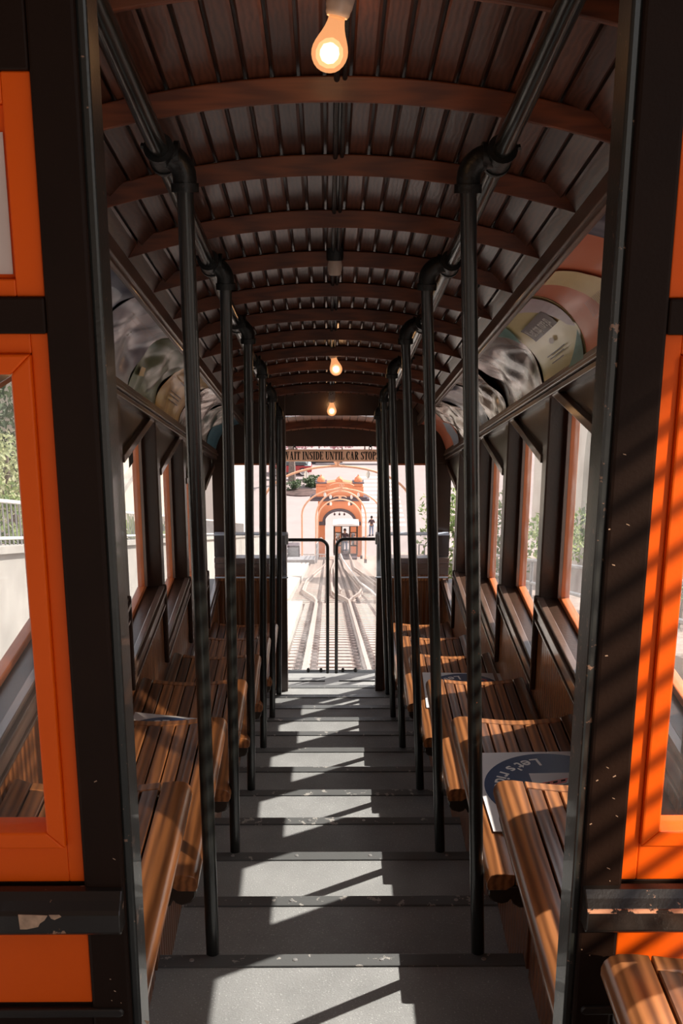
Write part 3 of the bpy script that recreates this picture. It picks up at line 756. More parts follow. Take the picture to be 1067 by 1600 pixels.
# ---- near bulkhead with the orange panels
BC = .039
for s in (1, -1):
    X = lambda u: BC+s*u
    w = empty('wall_near_'+SN[s], (0, 0, 0)); struct(w, 'black and orange end wall beside the door opening on the %s' % SN[s])
    def B(m, u0, u1, y0, y1, z0, z1): a, b = sorted((X(u0), X(u1))); return m.box(a, b, y0, y1, z0, z1)
    OUT = .80
    p = MB(); B(p, .343, .403, 1.5, 1.585, -2.3, .62); p.build('door_post', M_blackp, w, bevel=.005)
    p = MB(); B(p, .330, .344, 1.508, 1.58, -2.3, .62); p.build('door_post_edge', M_edge, w, bevel=.004)
    p = MB(); B(p, .403, OUT, 1.5, 1.585, .123, .62); B(p, .403, OUT, 1.5, 1.585, -.197, -.150); B(p, .403, OUT, 1.508, 1.585, -2.3, -1.229)
    B(p, .403, OUT, 1.515, 1.56, -1.09, -1.02); p.build('black_framing', M_blackp, w, bevel=.003)
    # transom
    p = MB(); B(p, .403, .440, 1.508, 1.56, -.150, .123); B(p, .440, OUT, 1.508, 1.56, -.150, -.128); B(p, .440, OUT, 1.508, 1.56, .085, .123)
    B(p, .440, OUT, 1.520, 1.56, -.128, .085); p.build('transom_panel', M_orange, w, bevel=.002)['label'] = 'orange panel above the door window'
    if s < 0:
        p = MB(); B(p, .4445, OUT-.1, 1.5165, 1.5195, -.122, .052); o = p.build('paper_notice', M_paper)
        tag(o, 'pale paper notice on the orange panel at the upper left edge', 'notice')
    # window frame
    zb, zt = -1.019, -.197
    p = MB(); B(p, .403, .427, 1.512, 1.56, zb, zt); B(p, .427, OUT, 1.512, 1.56, zt-.027, zt); B(p, .427, OUT, 1.512, 1.56, zb, zb+.062)
    p.build('window_frame', M_orange, w, bevel=.002)
    p = MB()
    z0, z1 = zb+.062, zt-.027; d = .0265
    zz0, zz1 = z0+d, z1-d
    for q in ([(.427, z0), (.427+d, zz0), (.427+d, zz1), (.427, z1)], [(.427, z0), (OUT, z0), (OUT, zz0), (.427+d, zz0)], [(.427, z1), (.427+d, zz1), (OUT, zz1), (OUT, z1)]):
        p.prism([(X(u), z) for u, z in q], 'y', 1.502, 1.55)
    p.build('window_moulding', M_orange, w, bevel=.003)
    p = MB(); B(p, .4535, OUT, 1.530, 1.534, zz0-.001, zz1+.001); p.build('pane', M_glass, w)
    # belt rail
    p = MB()
    prof = [(1.505, -1.020), (1.492, -1.022), (1.482, -1.031), (1.470, -1.040), (1.466, -1.046), (1.466, -1.076), (1.472, -1.083), (1.505, -1.085)]
    p.prism(prof, 'x', *sorted((X(.345), X(OUT)))); p.build('belt_rail', M_black, w, bevel=.002)
    if s > 0:
        p = MB(); B(p, .345, OUT, 1.4655, 1.4685, -1.0455, -1.0395); p.build('worn_rail_edge', M_worn, w)
    p = MB(); B(p, .403, OUT, 1.505, 1.56, -1.229, -1.085); p.build('lower_panel', M_orange, w, bevel=.002)['label'] = 'plain orange lower panel'
    p = MB(); pp = []
    for k in range(9):
        a = PI/2+PI*k/8; pp.append((X(0.362+.008*math.cos(a)), -1.243+.008*math.sin(a)))
    pp += [(X(OUT), -1.251), (X(OUT), -1.235)]
    p.prism(pp, 'y', 1.496, 1.51); p.build('foot_moulding', M_black, w, bevel=.003)
    ch = MB()
    if s < 0:
        for poly in ([(-.475, -1.037), (-.432, -1.039), (-.437, -1.047), (-.444, -1.052), (-.447, -1.058), (-.464, -1.062), (-.474, -1.062)],
                     [(-.430, -1.038), (-.415, -1.038), (-.412, -1.041), (-.422, -1.046), (-.427, -1.044)], [(-.298, -1.234+.01), (-.290, -1.226), (-.294, -1.232)]):
            ch.prism([(x+.02, z-.006) for x, z in poly], 'y', 1.4652, 1.4664)
    for _ in range(16 if s > 0 else 7):
        u = .344+abs(random.gauss(0, .03)); z = random.uniform(-1.25, -.35) if s > 0 else random.uniform(-1.25, -.8); l = random.uniform(.001, .005)
        if u > .395: continue
        t = random.uniform(-.6, .6)
        ch.prism([(X(u), z), (X(u)+l, z+l*t), (X(u)+l*.8, z+l*t+.0015), (X(u)-.0005, z+.0012)], 'y', 1.4992, 1.5004)
    ch.build('paint_chip', M_chip, w, ).__setitem__('label', 'pale chips where the black paint has come off')

# ---- far bulkhead
w = empty('wall_far', (0, 0, 0)); struct(w, 'brown end wall with the door opening and two windows')
YF0, YF1 = 7.46, 7.52
DL, DR = -.280, .335
zfb, zft = -3.62, -1.30
for s in (1, -1):
    X = (lambda u: .0275+s*u)
    def B(m, u0, u1, y0, y1, z0, z1): a, b = sorted((X(u0), X(u1))); return m.box(a, b, y0, y1, z0, z1)
    p = MB(); B(p, .3075, .36, 7.44, 7.54, zfb, zft); B(p, .36, .80, YF0, YF1, -1.835, zft); B(p, .668, .80, YF0, YF1, -2.49, -1.835)
    p.build('frame', M_frame, w, bevel=.004)
    p = MB(); B(p, .36, .80, 7.44, YF1, -2.53, -2.494); B(p, .36, .80, 7.45, YF1, -2.57, -2.535); B(p, .36, .80, YF0, YF1, -2.62, -2.57); p.build('window_ledge', M_trim, w, bevel=.004)
    p = MB(); B(p, .36, .80, YF0, YF1, zfb, -2.62); p.build('lower_panel', M_bead2, w)
    p = MB(); B(p, .36, .80, YF0-.012, YF0, -2.66, -2.63); p.build('panel_rail', M_bench, w)
    st = MB(); B(st, .36, .372, YF0, YF1, -2.494, -1.835); B(st, .656, .668, YF0, YF1, -2.494, -1.835); B(st, .372, .656, YF0, YF1, -1.847, -1.835); st.build('window_sash', M_sash, w)
    pn = MB(); B(pn, .372, .656, 7.488, 7.492, -2.494, -1.847); pn.build('pane', M_glass, w)
    g = empty('acrylic_guard', (0, 0, 0), 'clear acrylic guard box across the end window left of the far door' if s < 0 else 'clear acrylic guard box across the end window right of the far door', 'guard', 'acrylic guards at the far end wall')
    q = MB(); B(q, .30, .79, 7.385, 7.389, -2.61, -2.31); B(q, .30, .304, 7.389, 7.44, -2.61, -2.31); q.build('guard_panel', M_acryl, g)
    q = MB(); B(q, .296, .79, 7.38, 7.44, -2.313, -2.306); B(q, .296, .79, 7.38, 7.39, -2.617, -2.608); q.build('guard_rim', M_acedge, g, bevel=.002)
    q = MB(); B(q, .292, .312, 7.36, 7.39, -2.37, -2.30); q.build('bracket', M_alu, g, bevel=.002)
p = MB(); p.box(DL-.03, DR+.03, YF0, YF1, -1.512, zft); p.build('door_header', M_frame, w, bevel=.003)
# platform roof
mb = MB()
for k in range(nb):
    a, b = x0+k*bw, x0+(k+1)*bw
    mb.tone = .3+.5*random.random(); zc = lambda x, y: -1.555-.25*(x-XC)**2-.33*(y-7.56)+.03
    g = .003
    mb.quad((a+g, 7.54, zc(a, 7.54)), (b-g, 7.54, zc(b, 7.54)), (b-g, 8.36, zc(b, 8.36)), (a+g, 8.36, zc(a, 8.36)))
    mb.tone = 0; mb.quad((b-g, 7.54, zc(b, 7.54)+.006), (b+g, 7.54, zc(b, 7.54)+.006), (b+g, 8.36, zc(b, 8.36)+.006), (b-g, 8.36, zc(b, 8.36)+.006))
o = mb.build('platform_ceiling', wood('platform_ceiling_wood', (.16, .05, .022), (.34, .12, .05), 'y', rough=.4, coat=.3, attr='tone', gs=1.4), tone=True); struct(o, 'lighter board ceiling over the end platform beyond the door')  # lighter copy of the ceiling wood, light on the boards put into the colour
o = beam(7.86, v0=-1.555-.33*.30+.03-.045+7.86*TA, d=.05); tag(o, 'short curved roof beam over the end platform beyond the door', 'roof beam')
m = MB(); m.box(-.80, .84, 8.34, 8.39, -1.922, -1.70); o = m.build('platform_header', M_frame, bevel=.004); struct(o, 'straight dark header at the outer end of the platform roof')
for s, x in ((1, .80), (-1, -.76)):
    m = MB().box(x-.035, x+.035, 8.33, 8.40, ZN(12)-.3, -1.70); o = m.build('platform_post', M_frame, bevel=.004)
    struct(o, 'corner post of the end platform on the %s' % SN[s])
m = MB().box(-.80, .84, 8.06, 8.42, ZN(12)-.30, ZN(12)-.13); struct(m.build('platform_sill', M_fit), 'dark step beam at the outer end of the platform')
# sign
SG = empty('hanging_sign', (.0, 8.3, -1.98), 'cream hanging sign board lettered WAIT INSIDE UNTIL CAR STOPS', 'sign')
MB().box(-.40, .47, -.008, .008, -.046, .044).build('sign_board', M_cream, SG, bevel=.003)
for x in (-.245, .315):
    c = MB(); c.tube([(x+.010*math.cos(t), 0, .055+.013*math.sin(t)) for t in [2*PI*i/14 for i in range(14)]], .003, 6, closed=True)
    c.tube([(x+.008*math.cos(t), 0, .074+.010*math.sin(t)) for t in [2*PI*i/14 for i in range(14)]], .003, 6, closed=True); c.build('hook', M_fit, SG)
def rect(x0, y0, x1, y1): return [(x0, y0), (x1, y0), (x1, y1), (x0, y1)]
def ringseg(cx, cy, rx, ry, thick, thin, a0, a1, n=16):
    o_ = []; i_ = []
    for k in range(n+1):
        a = math.radians(a0+(a1-a0)*k/n); c_, s_ = math.cos(a), math.sin(a)
        o_.append((cx+rx*c_, cy+ry*s_)); i_.append((cx+(rx-thick)*c_, cy+(ry-thin)*s_))
    return [[o_[k], o_[k+1], i_[k+1], i_[k]] for k in range(n)]
def ribbon(pts, ws):
    o_ = []
    for k in range(len(pts)-1):
        (xa, ya), (xb, yb) = pts[k], pts[k+1]; o_.append([(xa-ws[k]/2, ya), (xa+ws[k]/2, ya), (xb+ws[k+1]/2, yb), (xb-ws[k+1]/2, yb)])
    return o_
SF = .055; T_ = .17
def srf(x0, x1, y): return rect(x0, y, x1, y+SF)
GL = {
 'I': (.34, [rect(.09, 0, .26, 1), srf(0, .34, 0), srf(0, .34, 1-SF)]),
 'T': (.56, [rect(.20, 0, .37, 1), srf(.10, .46, 0), rect(.0, 1-SF, .56, 1), [(0, 1), (0, .74), (.035, .74), (.10, 1)], [(.56, 1), (.56, .74), (.525, .74), (.46, 1)]]),
 'L': (.52, [rect(.07, 0, .24, 1), srf(0, .32, 1-SF), rect(0, 0, .52, SF), [(.52, 0), (.52, .30), (.485, .30), (.42, 0)]]),
 'E': (.54, [rect(.07, 0, .24, 1), rect(0, 0, .54, SF), rect(0, 1-SF, .52, 1), [(.54, 0), (.54, .28), (.505, .28), (.44, 0)], [(.52, 1), (.52, .74), (.485, .74), (.42, 1)], rect(.2, .48, .38, .53), rect(.36, .37, .395, .64)]),
 'N': (.66, [rect(.09, 0, .13, 1), rect(.53, 0, .57, 1), [(.02, 1), (.20, 1), (.57, 0), (.46, 0)], srf(0, .22, 0), srf(0, .16, 1-SF), srf(.44, .66, 1-SF)]),
 'U': (.62, [rect(.07, .25, .24, 1), rect(.49, .25, .53, 1), srf(0, .31, 1-SF), srf(.41, .62, 1-SF)]+ringseg(.30, .27, .23, .285, .10, .09, 180, 360)),
 'D': (.60, [rect(.07, 0, .24, 1), srf(0, .32, 0), srf(0, .32, 1-SF)]+ringseg(.27, .5, .33, .5, .17, .055, -90, 90)),
 'P': (.56, [rect(.07, 0, .24, 1), srf(0, .33, 0), srf(0, .3, 1-SF)]+ringseg(.26, .735, .29, .265, .16, .055, -90, 90)),
 'R': (.62, [rect(.07, 0, .24, 1), srf(0, .31, 0), srf(0, .3, 1-SF), [(.26, .5), (.40, .5), (.56, .06), (.40, .06)], rect(.40, 0, .62, .07)]+ringseg(.26, .745, .28, .255, .16, .055, -90, 90)),
 'O': (.58, ringseg(.29, .5, .29, .51, .17, .055, 0, 360, 28)),
 'C': (.56, ringseg(.30, .5, .30, .51, .17, .055, 50, 310, 24)+[[(.50, .66), (.535, .66), (.535, .98), (.50, .98)], rect(.47, .2, .51, .32)]),
 'S': (.50, ribbon([(.42, .80), (.37, .93), (.25, .965), (.13, .90), (.10, .76), (.16, .62), (.32, .48), (.40, .34), (.39, .16), (.30, .05), (.22, .035), (.10, .09), (.05, .2)],
                   [.04, .10, .16, .13, .15, .17, .18, .17, .14, .16, .16, .10, .04])+[rect(.43, .70, .465, .98), rect(.02, .02, .055, .30)]),
 'A': (.64, [[(.36, 1), (.27, 1), (.09, 0), (.13, 0)], [(.24, 1), (.37, 1), (.58, 0), (.40, 0)], rect(.17, .27, .45, .32), srf(0, .24, 0), srf(.33, .64, 0)]),
 'W': (.86, [[(.06, 1), (.22, 1), (.34, 0), (.25, 0)], [(.40, 1), (.36, 1), (.27, 0), (.31, 0)], [(.36, 1), (.52, 1), (.64, 0), (.55, 0)], [(.76, 1), (.72, 1), (.58, 0), (.62, 0)], srf(0, .30, 1-SF), srf(.32, .56, 1-SF), srf(.64, .86, 1-SF)]),
}
words = 'WAIT INSIDE UNTIL CAR STOPS'
hh = .062; sx = hh*.86
wid = sum((GL[c][0]+.06) if c != ' ' else .30 for c in words)*sx
cx = -.318-.42*sx
tgt = .343-(-.318-.42*sx)         # end of P
wp = sum((GL[c][0]+.06) if c != ' ' else .30 for c in words[:-1])*sx
k_ = (tgt-.0)/wp; sx *= k_; cx = -.306-.42*sx
for c in words:
    if c == ' ': cx += .30*sx; continue
    g = MB()
    for i, poly in enumerate(GL[c][1]): g.prism([(cx+px*sx, -.031+py*hh) for px, py in poly], 'y', -.0092-.00004*i, -.0078); g.prism([(cx+(px+.04)*sx, -.031+py*hh) for px, py in poly], 'y', -.0094-.00004*i, -.0078)
    g.build('letter', M_ink, SG); cx += (GL[c][0]+.06)*sx
# gates
for s in (-1, 1):
    g = empty('gate', (0, 8.0, 0), 'dark pipe framed gate leaf with a clear panel, %s leaf at the far door' % SN[s], 'gate', 'pair of gate leaves at the end platform')
    xo, xi_, zt_ = (-.294, -.001, -2.540) if s < 0 else (.366, .064, -2.534)
    R = .062; sg = 1 if s < 0 else -1
    pts = [(xo, 0, zt_)]+[(xi_-sg*R+sg*R*math.sin(a), 0, zt_-R+R*math.cos(a)) for a in [PI/2*i/8 for i in range(9)]]+[(xi_, 0, ZN(12)+.03)]
    MB().tube(pts, .0125, 14).build('gate_pipe', M_pole, g, smooth=True)
    a, b = sorted((xo+sg*.015, xi_-sg*.012)); MB().box(a, b, -.002, .002, -3.57, zt_-.015).build('clear_panel', M_gateac, g)
    bb = MB(); a, b = sorted((xo, xi_-sg*.02)); bb.box(a, b, -.09, -.084, ZN(12)+.001, ZN(12)+.008)
    c, d = sorted((xi_-sg*.02, xi_-sg*.16)); bb.box(c, d, -.004, .004, -3.578, -3.57); bb.build('hinge_bar', M_fit, g)
    for x in (xi_-sg*.05, xi_-sg*.145):
        MB().lathe([(.012, 0), (.014, .01), (.010, .026), (.003, .032)], (x, -.01, -3.578), (0, 0, 1), 12).build('roller', M_fit, g, smooth=True)
    pm = MB().box(xo-sg*.03, xo-sg*.008, -.02, .02, ZN(12), -2.46) if sg > 0 else MB().box(xo+.008, xo+.03, -.02, .02, ZN(12), -2.46)
    pm.build('gate_post', M_alu, g, bevel=.002)
    MB().box(min(xo, xo-sg*.035), max(xo, xo-sg*.035), -.03, -.02, -2.52, -2.47).build('latch', M_alu, g, bevel=.002)

# unseen slats, added to stripe the light on the orange wall
gr = empty('stripe_slats', (1.5, .2, -1.2), 'unseen steel slats added to cast stripes on the orange wall', 'railing')

# ================================================================== OUTSIDE
def P_I(x, y, h): return (x, y, (-h-y*SA)/CA)
zI = lambda y, h: (-h-y*SA)/CA
def slab(name, x0, x1, y0, y1, h, th, mat, lab):
    m = MB(); m.add([(x0, y0, zI(y0, h)), (x1, y0, zI(y0, h)), (x1, y1, zI(y1, h)), (x0, y1, zI(y1, h)), (x0, y0, zI(y0, h+th)), (x1, y0, zI(y0, h+th)), (x1, y1, zI(y1, h+th)), (x0, y1, zI(y1, h+th))],
                    [(0, 1, 2, 3), (4, 7, 6, 5), (0, 4, 5, 1), (1, 5, 6, 2), (2, 6, 7, 3), (3, 7, 4, 0)])
    o = m.build(name, mat); struct(o, lab); return o
slab('ground', -12, 14, 6.5, 90, 2.02, .3, M_ground, 'pale sloping ground under the track')
slab('walkway', -2.6, -.60, 9, 25.8, 1.66, .4, M_conc, 'pale concrete walkway left of the track, near part')
slab('walkway', -3.2, -.98, 26.2, 66, 1.66, .4, M_conc, 'pale concrete walkway left of the track, far part')
m = MB(); zs_ = -30.0
m.add([(-60, 84, zs_), (60, 84, zs_), (60, 240, zs_), (-60, 240, zs_)], [(0, 1, 2, 3)]); o = m.build('street', M_asph); struct(o, 'pale street and plaza at the foot of the hill')
# rails
def rail(pts, lab, h=1.62):
    m = MB(); P = [Vector(P_I(x, y, h)) for x, y in pts]
    vs = []; pr = [(-.026, -.004), (-.026, 0), (.026, 0), (.026, -.02), (.010, -.035), (.010, -.10), (.048, -.115), (.048, -.125), (-.048, -.125), (-.048, -.115), (-.010, -.10), (-.010, -.035), (-.026, -.02)]
    n = len(pr)
    for p in P: vs += [(p.x+a, p.y, p.z+b) for a, b in pr]
    fs = [(i*n+k, i*n+(k+1) % n, (i+1)*n+(k+1) % n, (i+1)*n+k) for i in range(len(P)-1) for k in range(n)]+[tuple(range(n)), tuple(range((len(P)-1)*n, len(P)*n))]
    m.add(vs, fs); o = m.build('track_rail', M_railo); return tag(o, lab, 'rail', 'steel rails of the incline track')
rail([(-.285, 8.2), (-.262, 25.5), (-.33, 26.8), (-.60, 29.3), (-.69, 30.3), (-.70, 36), (-.50, 43), (-.31, 48.4), (-.10, 56), (.0, 64)], 'leftmost track rail that bows out to the left at the passing place')
rail([(.485, 8.2), (.505, 25.5), (.42, 26.6), (.20, 28.4), (.13, 29.6), (.12, 36), (.18, 48), (.36, 58), (.42, 70)], 'inner track rail that bends left from the right junction')
rail([(.52, 25.6), (.60, 26.6), (.84, 28.8), (.97, 31), (.86, 40), (.74, 48.5), (.80, 60), (.86, 78)], 'track rail that branches right and runs on towards the lower car')
rail([(.36, 30), (.30, 36), (.28, 48), (.55, 60)], 'short inner guard rail between the two bowed tracks')
rail([(1.75, 27), (1.60, 31), (1.50, 36), (1.30, 46), (1.20, 49), (1.36, 60), (1.55, 78)], 'rightmost track rail going down to the lower car')
# ties with their clips
tie = empty('track_tie', (0, 0, 0))
MB().box(-.85, .85, -.10, .10, -.16, 0).build('sleeper', M_tie, tie, bevel=.012)
for x in (-.575, .195):
    c = MB()
    for d in (-.10, .10):
        c.box(x+d-.05, x+d+.05, -.06, .06, 0, .035); c.lathe([(.038, .03), (.038, .06), (.012, .065)], (x+d, .0, 0), (0, 0, 1), 8)
    c.build('rail_clip', M_clip, tie)
ys = []; y = 9.0
while y < 66: ys.append(y); y += .40 if y < 26 else .62
for i, y in enumerate(ys):
    t = tie if i == 0 else copy_tree(tie)
    wd = 1.0
    if y < 26: x = .30
    else: x = .45; wd = 1.6
    t.location = (x, y, zI(y, 1.62)-.125); t.rotation_euler = (-math.atan(TA), 0, 0)
    if y >= 26:
        for ch in t.children:
            if ch.name.startswith('sleeper'): ch.scale = (wd, 1, 1)
    tag(t, 'pale tie across the track, one of a long even row', 'railway tie', 'ties of the incline track')
# cable
o = MB().tube([P_I(1.05, 14, 1.52), P_I(1.18, 22, 1.52), P_I(1.12, 28, 1.54), P_I(.96, 33, 1.54), P_I(.88, 48, 1.56), P_I(.84, 62, 1.56), P_I(.9, 76, 1.56)], .03, 8).build('haul_cable', M_white, smooth=True)
tag(o, 'pale haul cable running down the right side of the track', 'cable')

# hoops over the track
def hoop(yc, xa, xb, ztop, zs, zb, r, lab):
    root = empty('track_arch', ((xa+xb)/2, yc, zb), lab, 'arch', 'orange hoops over the track')
    cx = (xa+xb)/2; w = (xb-xa)/2; H = ztop-zs
    pts = [(-w, 0, 0), (-w, 0, zs-zb)]+[(-w*math.cos(PI*i/24), 0, zs-zb+H*math.sin(PI*i/24)) for i in range(1, 24)]+[(w, 0, zs-zb), (w, 0, 0)]
    MB().tube(pts, r, 8).build('hoop', M_hoop, root, smooth=True)
    s_ = MB(); k = w*.16
    for sg in (-1, 1):
        s_.tube([(sg*k*(1.4-t*.9)*math.cos(t*5)+sg*k*.5, 0, ztop-zb+k*.5+k*.45*math.sin(t*5)) for t in [i/14 for i in range(15)]], r*.45, 6)
    s_.lathe([(.02*w, 0), (k*.25, k*.5), (.01, k)], (0, 0, ztop-zb), (0, 0, 1), 10); s_.build('scroll_ornament', M_hoop, root, smooth=True)
    for x in (-w*.42, w*.42):
        zz = zs-zb+H*math.sqrt(max(0, 1-(x/w)**2))
        l = MB(); l.lathe([(.02, -.32), (.07, -.28), (.08, -.14), (.03, -.04), (.015, 0)], (x, 0, zz-.02), (0, 0, 1), 10); l.build('lamp', M_lamp, root, smooth=True)
    for x in (-w, w):
        MB().box(x-.08, x+.08, -.08, .08, -.1, .25).build('footing', M_archd, root)
    return root
hoop(42.5, -2.45, 3.16, -10.56, -12.0, zI(42.5, 2.0), .045, 'largest pale orange hoop over the track, nearest to the car')
hoop(66, -1.54, 3.20, -17.79, -19.4, zI(66, 2.0), .055, 'second pale orange hoop over the track')
hoop(69.5, -.74, 2.40, -18.88, -20.6, zI(69.5, 2.0), .055, 'third pale orange hoop, narrower, in front of the big arch')
hoop(80, -.70, 2.46, -22.33, -23.8, zI(80, 2.0), .05, 'farthest pale orange hoop close to the big arch')

# station arch
A = empty('station_arch', (.91, 86, -30), 'orange masonry gateway arch with two small domed towers at the foot of the track', 'archway')
ZA = lambda z: z+30
AX = .0                                   # local frame: x from the arch centre, z from its base
def arcp(w, r, z0, n=20, rev=False):
    p = [(-w*math.cos(PI*i/n), z0+r*math.sin(PI*i/n)) for i in range(n+1)]
    return p[::-1] if rev else p
zsp = ZA(-25.70)
m = MB()
body = [(-1.66, 0), (-1.12, 0)]+arcp(1.12, .86, zsp)+[(1.12, 0), (1.70, 0), (1.70, ZA(-24.0)), (-1.66, ZA(-24.0))]
m.prism(body, 'y', -.45, .45); m.build('pier_wall', M_arch, A)
m = MB()
m.prism(arcp(1.32, 1.08, zsp)+arcp(1.12, .86, zsp, rev=True), 'y', -.52, -.40); m.build('archivolt', M_archd, A)
MB().box(-1.72, -1.08, -.55, .5, zsp-.25, zsp+.02).build('capital_band', M_archd, A, bevel=.02); MB().box(1.08, 1.76, -.55, .5, zsp-.25, zsp+.02).build('capital_band', M_archd, A, bevel=.02)
m = MB(); m.box(-2.28, 2.30, -.62, .62, ZA(-24.0), ZA(-23.82)); m.box(-2.1, 2.12, -.55, .55, ZA(-23.82), ZA(-23.70)); m.build('cornice', M_archd, A, bevel=.02)
m = MB(); m.prism([(-1.2, ZA(-23.7)), (1.2, ZA(-23.7)), (1.2, ZA(-22.9)), (1.05, ZA(-22.62)), (.25, ZA(-22.5)), (.22, ZA(-22.38)), (.0, ZA(-22.22)), (-.22, ZA(-22.38)), (-.25, ZA(-22.5)), (-1.05, ZA(-22.62)), (-1.2, ZA(-22.9))], 'y', -.35, .35)
m.build('parapet', M_arch, A, bevel=.02)
for x in (-1.42, 1.44):
    m = MB(); m.box(x-.40, x+.40, -.42, .42, ZA(-23.7), ZA(-22.9)); m.box(x-.34, x+.34, -.36, .36, ZA(-22.9), ZA(-22.62)); m.build('tower', M_arch, A, bevel=.03)
    m = MB(); m.box(x-.44, x+.44, -.46, .46, ZA(-22.64), ZA(-22.56)); m.build('tower_cornice', M_archd, A)
    m = MB(); m.lathe([(.32, 0), (.31, .12), (.25, .27), (.14, .38), (.05, .42), (.06, .48), (.01, .56)], (x, 0, ZA(-22.56)), (0, 0, 1), 16); m.build('dome', M_arch, A, smooth=True)
    m = MB(); m.lathe([(.09, 0), (.11, .03), (.05, .05)], (x*.62, -.45, ZA(-24.25)), (0, -1, 0), 12); m.build('rosette', M_archd, A)
m = MB(); m.box(1.12, 1.52, -.60, -.56, zsp-.20, zsp-.02); m.build('plaque', M_lamp, A)
m = MB(); m.lathe([(.05, -.2), (.13, -.12), (.13, .02), (.05, .1)], (-1.42, -.62, ZA(-27.0)), (0, 0, 1), 12); m.build('wall_lamp', M_lamp, A, smooth=True)
m = MB()
for x in (-.38, 0, .38):
    m.tube([(x, 0, zsp+.80), (x, 0, zsp+.58)], .015, 6); m.lathe([(.02, 0), (.08, -.06), (.07, -.16), (.01, -.2)], (x, 0, zsp+.58), (0, 0, 1), 10)
m.build('hanging_lamps', M_archd, A)

# lower car waiting under the arch
LC = empty('funicular_car', (1.27, 78, -25.80), 'matching orange and black hillside rail car waiting at the bottom of the track', 'rail car')
B = lambda m, *a: m.box(*a)
Hc = 2.16; W2 = .86
m = MB(); m.prism([(-W2-.08, Hc), (W2+.08, Hc), (W2+.04, Hc+.10), (.4, Hc+.17), (-.4, Hc+.17), (-W2-.04, Hc+.10)], 'y', -.35, .9)
m.inc(-W2-.08, W2+.08, .9, 6.5, Hc+.28, Hc+.42); m.build('roof', M_white, LC)
m = MB(); 
for x in (-W2, -.34, .24, W2-.10): m.box(x, x+.10, 0, .10, .0, Hc)
m.box(-W2, W2, 0, .10, Hc-.14, Hc); m.box(-W2, -.24, .01, .09, .55, .64); m.box(.24, W2, .01, .09, .55, .64); m.box(-W2, -.24, .01, .09, Hc-.62, Hc-.56); m.box(.24, W2, .01, .09, Hc-.62, Hc-.56)
m.inc(-W2, -W2+.05, .1, 6, -.0, 1.0); m.inc(W2-.05, W2, .1, 6, -.0, 1.0); m.build('black_framing', M_black, LC)
for x0, x1 in ((-W2+.10, -.34), (.34, W2-.10)):
    m = MB(); m.box(x0, x1, .03, .07, Hc-.56, Hc-.14); m.box(x0, x1, .03, .07, 0, .55)
    m.box(x0, x0+.05, .03, .07, .64, Hc-.62); m.box(x1-.05, x1, .03, .07, .64, Hc-.62); m.build('orange_panel', M_arch, LC)
    m = MB(); m.box(x0+.05, x1-.05, .045, .05, .64, Hc-.62); m.build('pane', M_glass, LC)
m = MB(); m.box(-W2, W2, 0, 1.0, -.12, 0); m.prism([(-.4, -.9), (.7, -.7), (.9, -.12), (-.6, -.12)], 'x', -.7, .8); m.build('underframe', M_archd, LC)
m = MB()
m.tube([(-.8, -.15, -.25), (.9, -.15, -.25)], .05, 8); m.build('buffer_beam', M_white, LC)

